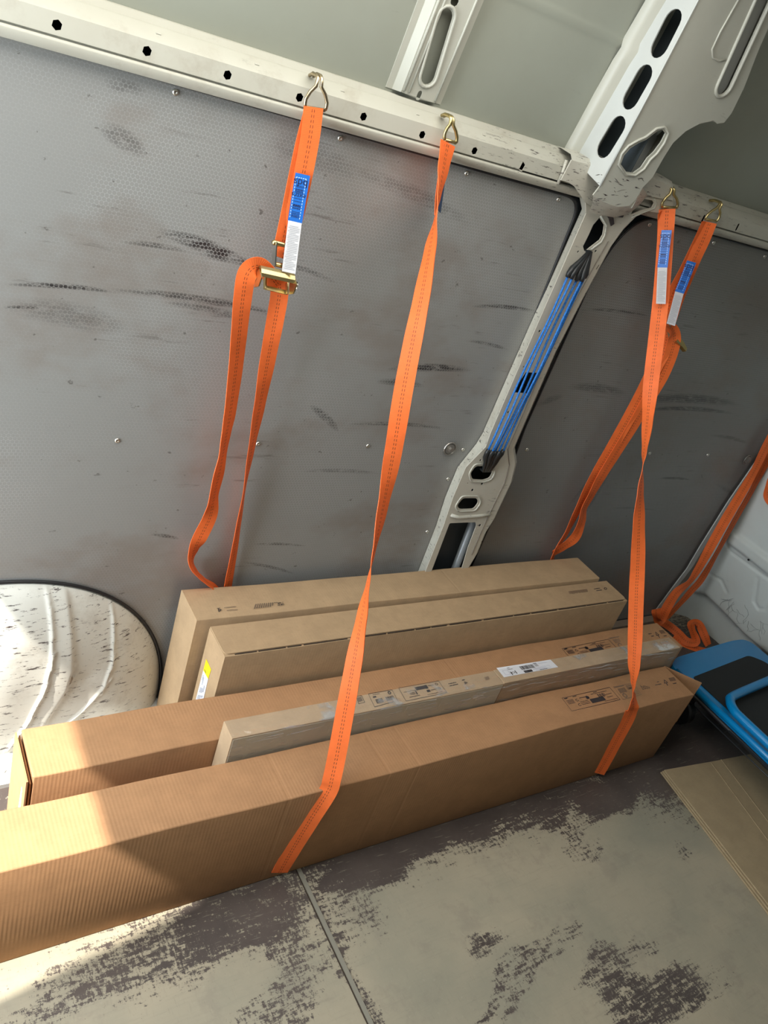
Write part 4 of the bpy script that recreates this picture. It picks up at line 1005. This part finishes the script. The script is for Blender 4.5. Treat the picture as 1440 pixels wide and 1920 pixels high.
def hook(parent, u0, v0, u1, v1, ut, vt, y=1.418, gold=False):
    """double-J wire hook: legs from the webbing loop corners up to and over the rail"""
    L = ony(u0, v0, y); R_ = ony(u1, v1, y); T = ony(ut, vt, y)
    up = (T - (L + R_) / 2); m = 'wire' if not gold else 'brass'; mb = MB()
    w_ = (R_ - L)
    for sgn, Bs in ((-1, L), (1, R_)):
        t_ = T + w_ * (.10 * sgn)
        pts = [Bs, Bs + up * .10 + w_ * .05 * sgn, Bs + up * .26 + w_ * .05 * sgn, Bs.lerp(t_, .52) + w_ * .09 * sgn, t_ - up * .28 + w_ * (.04 * sgn), t_ - up * .02,
               t_ + up * .05 + Vector((0, .006, 0)), t_ + up * .06 + Vector((0, .022, 0)), t_ - up * .05 + Vector((0, .034, 0))]
        mb.tube(pts, .0034, 8)
    mb.tube([L, R_], .0034, 8); return mb.build('wire_hook', M[m], parent, smooth=True)
def label_strip(parent, Pa, Pb, edge, width, name, mat, off, curl=0.0, n=8):
    """a narrow tag from Pa to Pb, edge = unit vector across"""
    nn = (Pb - Pa).cross(edge).normalized()
    if nn.dot(CAM - Pa) < 0: nn = -nn
    mb = MB(); vs = []
    for i in range(n + 1):
        t = i / n; p = Pa.lerp(Pb, t) + nn * (off + curl * t * t)
        vs += [p - edge * width / 2, p + edge * width / 2, p + edge * width / 2 + nn * .0006, p - edge * width / 2 + nn * .0006]
    mb.add(vs, [(i * 4 + k, i * 4 + (k + 1) % 4, (i + 1) * 4 + (k + 1) % 4, (i + 1) * 4 + k) for i in range(n) for k in range(4)] + [(0, 1, 2, 3), (n * 4, n * 4 + 1, n * 4 + 2, n * 4 + 3)])
    return mb.build(name, mat, parent), nn
M['blue_tag'] = plain('blue_vinyl_tag', (.015, .13, .48), .35)
M['white_tag'] = plain('white_cloth_tag', (.50, .49, .50), .8)
M['thread'] = plain('pale_blue_stitching', (.45, .62, .90), .6)
M['tag_ink'] = plain('navy_print', (.006, .012, .06), .5)
M['tag_grey'] = plain('grey_fine_print', (.33, .33, .34), .8)
TEXTS = []
def text_on(parent, txt, pos, right, up, size, mat, name='printed_text'):
    cu = bpy.data.curves.new('t', 'FONT'); cu.body = txt; cu.size = size; cu.align_x = 'CENTER'; cu.align_y = 'CENTER'
    to = bpy.data.objects.new('t', cu); C.objects.link(to); dg = bpy.context.evaluated_depsgraph_get(); me = bpy.data.meshes.new_from_object(to.evaluated_get(dg))
    bpy.data.objects.remove(to); mb = MB(); mb.add([pos + right * v.co.x + up * v.co.y for v in me.vertices], [tuple(p.vertices) for p in me.polygons]); return mb.build(name, mat, parent)
def tags(par, a, b, c, y, wpx=.026, curl=0., y2=None, yb=None):
    """blue tag a->b and white tag b->c given as picture points at depth y"""
    A, B, D = ony(*a, y), ony(*b, yb or y), ony(*c, y2 or y)
    tg = (B - A).normalized(); e = (tg.cross((A - CAM).normalized())).normalized()
    if e.dot(RX) < 0: e = -e
    bl, nn = label_strip(par, A, B, e, wpx, 'blue_tag', M['blue_tag'], .003)
    off = .003 + .0010
    def at(s, t): return A + e * (s - .5) * wpx + (B - A) * t + nn * off
    mb = MB()
    n = 14
    for i in range(n):      # stitched border
        for s in (.10, .78): mb.quad(at(s - .02, .09 + i * .061), at(s + .02, .09 + i * .061), at(s + .02, .125 + i * .061), at(s - .02, .125 + i * .061))
    for i in range(5): mb.quad(at(.10 + i * .15, .075), at(.19 + i * .15, .075), at(.19 + i * .15, .09), at(.10 + i * .15, .09))
    mb.build('stitching', M['thread'], bl)
    mb = MB(); random.seed(12)
    rows = [(.24, .012), (.265, .012), (.31, .02), (.34, .012), (.36, .012), (.38, .010), (.50, .012), (.56, .012), (.63, .03), (.665, .015), (.70, .02), (.78, .012), (.81, .015), (.84, .012), (.865, .015), (.89, .010)]
    for t_, h in rows:
        s = .18
        while s < .70:
            l = .03 + random.random() * .10; mb.quad(at(s, t_), at(min(.71, s + l), t_), at(min(.71, s + l), t_ + h), at(s, t_ + h)); s += l + .025
    mb.build('fine_print', M['tag_ink'], bl)
    dn = (B - A).normalized()
    # the lettering reads upside down, as the tag hangs
    text_on(bl, 'bds', at(.44, .175), -e, dn, .019, M['tag_ink'])
    text_on(bl, 'extra', at(.44, .44), -e, dn, .0125, M['tag_ink'])
    tg2 = (D - B).normalized(); e2 = e
    wl, n2 = label_strip(par, B, D, e2, wpx * .95, 'white_tag', M['white_tag'], .003, curl)
    mb = MB()
    for i in range(26):
        t_ = .10 + i * .033; p = B + (D - B) * t_ + n2 * (.0042 + curl * t_ * t_); q = B + (D - B) * (t_ + .012) + n2 * (.0042 + curl * (t_ + .012) ** 2)
        s0 = -.40 + .1 * random.random(); s1 = .38 - .35 * random.random() * (random.random() < .4)
        mb.quad(p + e2 * wpx * s0, p + e2 * wpx * s1, q + e2 * wpx * s1, q + e2 * wpx * s0)
    mb.build('fine_print', M['tag_grey'], wl)
    return e

# -- strap 1: leftmost, with the ratchet
s1_ = thing('ratchet_strap', 'orange ratchet strap hung leftmost on the rail, with its gold buckle and long loose tail', 'strap', (.72, 1.42, 1.0))
YS = 1.412
ribbon([(ony(588, 201, YS), 12), (ony(581, 260, YS), 10), (ony(566, 340, YS), 8), (ony(553, 400, YS), 8), (ony(538, 455, YS), 10), (ony(531, 485, YS - .01), 20)], 'upper_webbing', s1_, .035)
ribbon([(ony(589, 203, YS + .006), 25), (ony(572, 262, YS + .008), 30), (ony(556, 335, YS + .008), 30), (ony(543, 398, YS + .006), 30), (ony(529, 462, YS), 30)], 'folded_webbing', s1_, .035)
hook(s1_, 573, 201, 609, 207, 600, 146)
YT = 1.395
ribbon([(ony(522, 520, YT), 0), (ony(524, 550, YT + .004), 0), (ony(516, 600, YT + .01), 8), (ony(503, 670, 1.415), 25), (ony(487, 760, 1.425), 50), (ony(472, 840, 1.43), 68), (ony(458, 920, 1.438), 84), (ony(447, 985, 1.443), 74), (ony(438, 1040, 1.447), 66), (ony(428, 1095, 1.450), 60), (ony(412, 1190, 1.452), 45), (ony(397, 1300, 1.453), 45)], 'tight_webbing', s1_, .035)
ribbon([(ony(522, 536, YT - .004), -10), (ony(500, 508, YT - .012), 40), (ony(481, 499, YT - .020), 30), (ony(463, 515, YT - .024), 12), (ony(455, 560, YT - .018), 20), (ony(449, 620, YT - .008), 32), (ony(442, 690, 1.40), 40), (ony(432, 770, 1.405), 50), (ony(424, 815, 1.405), 60),
        (ony(418, 850, 1.41), 66), (ony(410, 890, 1.41), 55), (ony(401, 930, 1.415), 60), (ony(394, 968, 1.42), 35), (ony(376, 1006, 1.42), 30), (ony(363, 1034, 1.425), 58), (ony(361, 1058, 1.432), 72), (ony(372, 1077, 1.440), 76), (ony(386, 1090, 1.445), 74), (ony(403, 1103, 1.449), 70), (ony(414, 1122, 1.451), 60)], 'loose_tail', s1_, .036)
tags(s1_, (568, 326), (553, 416), (541, 512), YS - .004, .027, 0., YS - .05)
# ratchet buckle
rt = thing('ratchet_buckle', '', '', (0, 0, 0)); del rt['label'], rt['category']; rt.parent = s1_; rt.location = ony(525, 500, YT) - s1_.location
def buckle(par, pts, y, sc=1.):
    """pts: dict of picture points"""
    c = ony(*pts['bar0'], y - .03); d = ony(*pts['bar1'], y - .03); ax = (d - c).normalized(); 
    up = (RD * -1 - ax * (-RD).dot(ax)).normalized(); fw = ax.cross(up).normalized()
    if fw.dot(CAM - c) < 0: fw = -fw
    mb = MB()
    # handle: rolled plate
    prof_ = [(-.008, .010), (0, .0125), (.007, .011), (.0105, .004), (.0115, -.004), (.010, -.010), (.0085, -.010), (.0098, -.004), (.0088, .003), (.0055, .0090), (0, .0105), (-.0075, .0085)]
    vs = []
    for P in (c, d): vs += [P + fw * a * sc + up * b * sc for a, b in prof_]
    n = len(prof_); mb.add(vs, [(i, (i + 1) % n, n + (i + 1) % n, n + i) for i in range(n)] + [tuple(range(n)), tuple(range(n, 2 * n))])
    mb.build('ratchet_handle', M['brass'], par)
    # folding bracket below the handle
    mb = MB(); m0, m1 = ony(*pts['low0'], y - .022), ony(*pts['low1'], y - .022)
    a2 = (m1 - m0).normalized()
    for t in (0, 1):
        p = m0.lerp(m1, t); mb.obox(p + up * .007, a2 * .002, up * .011, fw * .004)
    mb.obox((m0 + m1) / 2 - up * .001, (m1 - m0) / 2, up * .0042, fw * .0012)
    mb.build('locking_slide', M['brass'], par, bevel=.0006)
    # side cheeks
    mb = MB()
    for off in (0, 1):
        mb = MB(); P = c.lerp(d, off); q0 = P - up * .004; 
        mb.prism([q0 + up * .008 + fw * .006, q0 + fw * .016 - up * .010, q0 - up * .024 + fw * .004, q0 - up * .022 - fw * .012, q0 - fw * .010 + up * .004], ax * (.0022 if off else -.0022))
        mb.build('side_cheek', M['brass'], par)
    e = ony(*pts['arm0'], y - .004); f = ony(*pts['arm1'], y - .012)
    mb = MB(); mb.obox((e + f) / 2, (f - e) / 2, ax * .0012, fw * .007); mb.build('frame_arm', M['steel'], par)
    mb = MB(); g = e + ax * .036; h = f + ax * .036; mb.obox((g + h) / 2, (h - g) / 2, ax * .0012, fw * .007); mb.build('frame_arm', M['steel'], par)
    mb = MB(); mb.tube([e - ax * .006, e - ax * .003, g + ax * .003, g + ax * .005], [.003, .0052, .004, .003], 12); mb.build('axle_pin', M['brass'], par, smooth=True); mb = MB(); mb.tube([f.lerp(e, .12), f.lerp(e, .12) + ax * .038], .0045, 12); mb.build('axle_pin', M['brass'], par, smooth=True)
    mb = MB(); k = d - up * .010 + ax * .003
    N = 12; vs = []; 
    ring_ = [k + (up * math.cos(2 * math.pi * i / (2 * N)) + fw * math.sin(2 * math.pi * i / (2 * N))) * (.013 if i % 2 else .010) for i in range(2 * N)]
    mb.prism(ring_, ax * .0025); mb.tube([k, k + ax * .007], .005, 10); mb.build('ratchet_wheel', M['steel'], par)
buckle(rt, dict(bar0=(485, 510), bar1=(548, 524), low0=(497, 538), low1=(538, 548), arm0=(516, 455), arm1=(513, 500)), YT + .004)

# -- strap 2: from the rail over the cartons, left
s2_ = thing('ratchet_strap', 'long orange strap running from below the slim rib over the cartons to the floor', 'strap', (.95, 1.2, .6))
Pa, Pb = ony(838, 265, 1.415), ony(627, 1478, .882)
S = [(840, 268, 40), (832, 310, 55), (824, 360, 78), (817, 405, 95), (806, 470, 125), (790, 560, 147), (772, 650, 165), (755, 740, 180), (737, 850, 205), (718, 950, 238), (701, 1035, 262), (690, 1095, 280), (678, 1160, 305), (662, 1250, 335), (645, 1345, 352), (631, 1420, 360)]
st = [(ony(u, v, chord(Pa, Pb, v)), th) for u, v, th in S]
ribbon(st + [(ony(622, 1462, .889), 360), (ony(615, 1484, .884), 362), (ony(585, 1532, .8835), 372), (ony(550, 1590, .884), 386), (ony(524, 1636, .8845), 398)], 'long_webbing', s2_)
ribbon([(ony(836, 268, 1.42), 78), (ony(829, 310, 1.42), 76), (ony(822, 360, 1.422), 76), (ony(817, 400, 1.42), 84)], 'folded_webbing', s2_, WW, v0=.1)
A, B = ony(833, 318, 1.428), ony(822, 396, 1.428); label_strip(s2_, A, B, (RX * .35 + RF * .8).normalized(), .020, 'blue_tag', plain('blue_tag_back', (.03, .06, .13), .5), .001)
hook(s2_, 834, 262, 855, 268, 848, 222, gold=True)

# -- strap 3: right of the pillar, over the cartons
s3_ = thing('ratchet_strap', 'orange strap right of the pillar, tagged, running down over the cartons near their far end', 'strap', (1.75, 1.2, .6))
Pa, Pb = ony(1251, 390, 1.415), ony(1190, 1325, .882)
S = [(1251, 392, 8), (1248, 440, 10), (1244, 500, 5), (1239, 560, 0), (1230, 640, -5), (1221, 715, -12), (1214, 790, -48), (1208, 845, -72), (1205, 875, -90), (1201, 920, -112), (1198, 980, -138), (1196, 1050, -160), (1193, 1120, -180), (1191, 1190, -190), (1189, 1240, -212), (1187, 1278, -250), (1186, 1296, -268), (1187, 1310, -290), (1187, 1325, -305)]
st = [(ony(u, v, chord(Pa, Pb, v)), th) for u, v, th in S]
ribbon(st + [(ony(1184, 1333, .8835), -318), (ony(1176, 1352, .8835), -322), (ony(1155, 1390, .8835), -324), (ony(1136, 1425, .8838), -326), (ony(1121, 1450, .8845), -330)], 'long_webbing', s3_)
ribbon([(ony(1242, 394, 1.42), 60), (ony(1240, 440, 1.422), 62), (ony(1238, 500, 1.423), 60), (ony(1234, 560, 1.42), 60)], 'folded_webbing', s3_, WW)
hook(s3_, 1242, 388, 1268, 390, 1262, 355, gold=True)
ty = lambda v: chord(Pa, Pb, v) - .006
tags(s3_, (1250, 432), (1242, 502), (1239, 570), ty(432), .024, .0, ty(570) - .004, ty(502))

# -- strap 4: furthest right on the rail
s4_ = thing('ratchet_strap', 'orange strap hung furthest right on the rail, its buckle and tail crossing behind its neighbour', 'strap', (1.85, 1.42, 1.0))
ribbon([(ony(1331, 417, 1.415), 15), (ony(1318, 450, 1.415), 15), (ony(1302, 485, 1.415), 20), (ony(1288, 520, 1.415), 30), (ony(1272, 560, 1.415), 38), (ony(1256, 605, 1.413), 35)], 'upper_webbing', s4_, .036)
ribbon([(ony(1327, 417, 1.42), 45), (ony(1306, 460, 1.425), 50), (ony(1284, 505, 1.425), 50), (ony(1262, 550, 1.425), 40), (ony(1248, 590, 1.42), 35)], 'folded_webbing', s4_)
hook(s4_, 1323, 411, 1343, 415, 1352, 382, gold=True)
tags(s4_, (1297, 490), (1274, 548), (1258, 608), 1.402, .024, .004, 1.390)
ribbon([(ony(1252, 618, 1.412), 0), (ony(1248, 650, 1.408), 5), (ony(1228, 690, 1.41), 10), (ony(1200, 745, 1.415), 20), (ony(1170, 800, 1.42), 25), (ony(1138, 855, 1.425), 35), (ony(1108, 905, 1.43), 52), (ony(1084, 955, 1.435), 62), (ony(1062, 1000, 1.44), 74), (ony(1042, 1032, 1.443), 80), (ony(1028, 1068, 1.447), 75), (ony(1015, 1110, 1.45), 70)], 'tight_webbing', s4_)
ribbon([(ony(1240, 610, 1.405), 60), (ony(1262, 620, 1.395), 40), (ony(1262, 650, 1.392), 25), (ony(1244, 700, 1.395), 28), (ony(1214, 752, 1.40), 32), (ony(1186, 800, 1.41), 40), (ony(1158, 845, 1.415), 45), (ony(1130, 890, 1.42), 50), (ony(1108, 930, 1.425), 62), (ony(1095, 955, 1.43), 66), (ony(1090, 980, 1.43), 55), (ony(1078, 1008, 1.435), 40), (ony(1058, 1024, 1.44), 55), (ony(1036, 1038, 1.443), 68)], 'loose_tail', s4_)
rt2 = bpy.data.objects.new('ratchet_buckle', None); C.objects.link(rt2); rt2.parent = s4_; rt2.location = ony(1262, 640, 1.4) - s4_.location
mb = MB(); c = ony(1264, 636, 1.40); d = ony(1281, 657, 1.385); ax = (d - c).normalized(); up = (-RD - ax * (-RD).dot(ax)).normalized(); fw = ax.cross(up)
mb.prism([c + up * .010, c.lerp(d, .6) + up * .009, d + up * .004, d - up * .006, c.lerp(d, .6) - up * .006, c - up * .012], fw * .012); mb.build('ratchet_handle', M['brass'], rt2, bevel=.001)
mb = MB(); e, f = ony(1252, 606, 1.405), ony(1258, 636, 1.40); mb.obox((e + f) / 2, (f - e) / 2, ax * .003, fw * .006); mb.build('frame_arm', M['steel'], rt2)

# -- corner strap against the bulkhead
s5_ = thing('ratchet_strap', 'orange strap bundled in the far right corner, looping onto the floor by the bulkhead', 'strap', (2.7, 1.4, .3))
yc = 1.40
ribbon([(ony(1462, 790, 1.43), 40), (ony(1436, 838, 1.43), 42), (ony(1416, 880, 1.425), 45), (ony(1390, 925, 1.42), 28), (ony(1362, 972, 1.415), 15), (ony(1336, 1018, 1.41), 15), (ony(1312, 1062, 1.40), 40), (ony(1292, 1092, 1.39), 62), (ony(1268, 1112, 1.38), 30), (ony(1250, 1140, 1.37), 8), (ony(1241, 1160, 1.36), 20),
        (ony(1234, 1163, 1.35), 50), (ony(1230, 1150, 1.36), 30), (ony(1231, 1142, 1.375), 30)], 'hanging_webbing', s5_, .036)
ribbon([(ony(1462, 815, 1.44), 30), (ony(1438, 862, 1.435), 40), (ony(1412, 915, 1.43), 62), (ony(1378, 975, 1.425), 60), (ony(1345, 1035, 1.415), 65), (ony(1316, 1085, 1.405), 50), (ony(1296, 1108, 1.395), 52), (ony(1272, 1135, 1.385), 62), (ony(1250, 1158, 1.375), 60)], 'second_webbing', s5_, .036)
ribbon([(onz(1228, 1150, .03), 30), (onz(1235, 1162, .035), 10), (onz(1252, 1172, .025), 5), (onz(1270, 1186, .02), 8), (onz(1288, 1203, .02), 5), (onz(1305, 1203, .03), 15), (onz(1298, 1182, .05), 45), (onz(1297, 1170, .06), 30), (onz(1310, 1170, .055), 25), (onz(1320, 1190, .04), 15), (onz(1328, 1210, .012), 45)], 'floor_loop', s5_, .034)
ribbon([(onz(1262, 1195, .006), 45), (onz(1285, 1208, .006), 40), (onz(1312, 1218, .006), 50), (onz(1335, 1222, .006), 55)], 'tail_end', s5_, .034)
# bit of another strap over the bulkhead at the right edge
s6_ = thing('ratchet_strap', 'short piece of orange strap at the right edge against the bulkhead', 'strap', (2.8, 1.25, .65))
def xb(u, v, off=.012): p = onx(u, v, 2.80); y_, z_ = onBH(u, v); return Vector((bx_plane(z_) - off, y_, z_))
ribbon([(xb(1482, 850), 10), (xb(1456, 890), 15), (xb(1446, 915), 30), (xb(1443, 932), 35), (xb(1456, 946), 20), (xb(1480, 956), 15)], 'webbing', s6_, .034)

# ================================================================ BUNGEE CORDS on the pillar
M['cord'] = NT('blue_elastic_cord', .5).m
t = NT('blue_braided_cord', .5, 0, (.01, .16, .62)); p = t.pos(); nb = t.noise(t.map(p, (300, 300, 300)), 1, 2); t.col(t.mix(t.ramp(nb, .45, .6), (.008, .13, .48), (.02, .22, .68))); M['cord'] = t.m
tops = [(1067, 512), (1074, 515), (1084, 519), (1093, 520), (1099, 514)]
bots = [(913, 849), (921, 851), (927, 852), (934, 852), (941, 850)]
where = ('leftmost of the five', 'second from left of the five', 'middle one of the five', 'second from right of the five', 'rightmost of the five')
for i, (a, b) in enumerate(zip(tops, bots)):
    g = thing('bungee_cord', 'blue bungee cord with black hooks stretched along the pillar, ' + where[i], 'bungee cord', ony(*b, 1.40), 'bungee cords along the pillar')
    y0_ = 1.405 - .004 * (i % 2); A = ony(*a, y0_); B = ony(*b, y0_); D = B - A
    mb = MB(); pts = [A + D * (k / 10) + Vector((.002 * math.sin(k * .9 + i), -.0015 * math.sin(k * .6 + i * 2), 0)) for k in range(11)]
    mb.tube(pts, .0028, 10); mb.build('elastic_cord', M['cord'], g, smooth=True)
    tip = ony(1097 + i * 1.2, 470, 1.43); hk = MB()
    mid = A.lerp(tip, .55) + Vector((0, -.006, 0))
    hk.tube([A + D * .02, A, A.lerp(tip, .2), mid, tip + Vector((0, -.012, 0)), tip, tip + Vector((0, .012, -.004))], [.0055, .0068, .0078, .0058, .0045, .004, .0035], 10)
    hk.build('plastic_hook', M['black_plastic'], g, smooth=True)
    tip = ony(902 + i * 3.2, 880, 1.43); hk = MB(); mid = B.lerp(tip, .5) + Vector((0, -.006, 0))
    hk.tube([B - D * .02, B, B.lerp(tip, .25), mid, tip + Vector((0, -.010, 0)), tip, tip + Vector((0, .012, .002))], [.0052, .0065, .0072, .005, .004, .0038, .0032], 10)
    hk.build('plastic_hook', M['black_plastic'], g, smooth=True)

# ================================================================ PLATFORM TROLLEY
tr_ = thing('platform_trolley', 'blue platform trolley with black deck mat and folded tube handle, at the right edge', 'trolley', (2.5, .85, 0))
blue = plain('blue_powder_coat', (.0, .21, .50), .28); M['blue'] = blue
ZT = .19
LX = 2.272
deck = rounded([(LX + .002, .30), (2.80, .30), (2.80, 1.120), (2.715, 1.128), (2.345, 1.105), (LX + .02, 1.075)], [.03, .05, .07, .04, .03, .02], 6)
dk = MB(); dk.prism([Vector((a, b, ZT - .022)) for a, b in deck], (0, 0, .022)); dko = dk.build('deck_plate', blue, tr_, bevel=.004); smooth_by_angle(dko, 35)
mt = rounded([(LX + .055, .33), (2.745, .33), (2.745, 1.00), (2.70, 1.045), (LX + .055, 1.01)], [.01, .03, .02, .02, .01], 4)
tm = NT('black_ribbed_mat', .75, 0, (.018, .02, .02), .3); pp = tm.pos(); tm.bump(tm.noise(tm.map(pp, (500, 500, 1)), 1, 2), .5, .001)
mm = MB(); mm.prism([Vector((a, b, ZT)) for a, b in mt], (0, 0, .003)); mm.build('deck_mat', tm.m, tr_)
mb = MB(); mb.tube([Vector((a, b, ZT - .024)) for a, b in deck], .008, 8, closed=True); mb.build('rubber_bumper', M['rubber'], tr_, smooth=True)
mb = MB(); mb.tube([(LX + .012, 1.05, ZT + .002), (LX + .012, .7, ZT + .002), (LX + .012, .31, ZT + .002)], .0105, 12); mb.build('side_rail', blue, tr_, smooth=True)
mb = MB(); mb.tube([(LX - .006, .80, ZT - .016), (LX - .006, .30, ZT - .016)], .004, 8); mb.tube([(LX - .010, 1.0, ZT - .034), (LX - .010, .30, ZT - .034)], .002, 8); mb.build('latch_rod', M['black_plastic'], tr_, smooth=True)
# handle folded down over the deck
hz = .222; hp = [Vector((2.80, .925, hz))]
hp += [Vector((2.60, .905, hz)), Vector((2.37, .884, hz)), Vector((2.325, .868, hz)), Vector((2.300, .835, hz)), Vector((2.294, .79, hz)), Vector((2.292, .60, hz)), Vector((2.292, .30, hz))]
def cat(pts, sub=6):
    out = []; n = len(pts)
    for i in range(n - 1):
        p0 = pts[max(0, i - 1)]; p1 = pts[i]; p2 = pts[i + 1]; p3 = pts[min(n - 1, i + 2)]
        for k in range(sub):
            t_ = k / sub; out.append(.5 * ((2 * p1) + (p2 - p0) * t_ + (2 * p0 - 5 * p1 + 4 * p2 - p3) * t_ * t_ + (3 * p1 - p0 - 3 * p2 + p3) * t_ ** 3))
    out.append(pts[-1]); return out
mb = MB(); mb.tube(cat(hp), .0145, 16); mb.build('folded_handle', blue, tr_, smooth=True)
def wheel(x, y):
    m = MB(); m.tube([(x - .017, y, .052), (x - .012, y, .052), (x + .012, y, .052), (x + .017, y, .052)], [.046, .052, .052, .046], 28); wo = m.build('wheel', M['rubber'], tr_, smooth=False)
    m = MB(); m.tube([(x - .020, y, .052), (x + .020, y, .052)], .012, 14); m.build('wheel_hub', plain('grey_hub', (.3, .3, .3), .4), wo)
    m = MB(); m.box((x - .026, y - .028, .11), (x + .026, y + .028, .128)); 
    for s in (-1, 1): m.prism([(x + s * .024, y - .024, .12), (x + s * .024, y + .024, .12), (x + s * .024, y + .012, .045), (x + s * .024, y - .012, .045)], (s * -.003, 0, 0))
    m.box((x - .03, y - .035, .126), (x + .03, y + .035, ZT - .022)); m.build('caster_fork', M['black_plastic'], tr_)
for (x, y) in ((LX + .08, 1.00), (LX + .08, .40), (2.70, 1.02), (2.70, .40)): wheel(x, y)
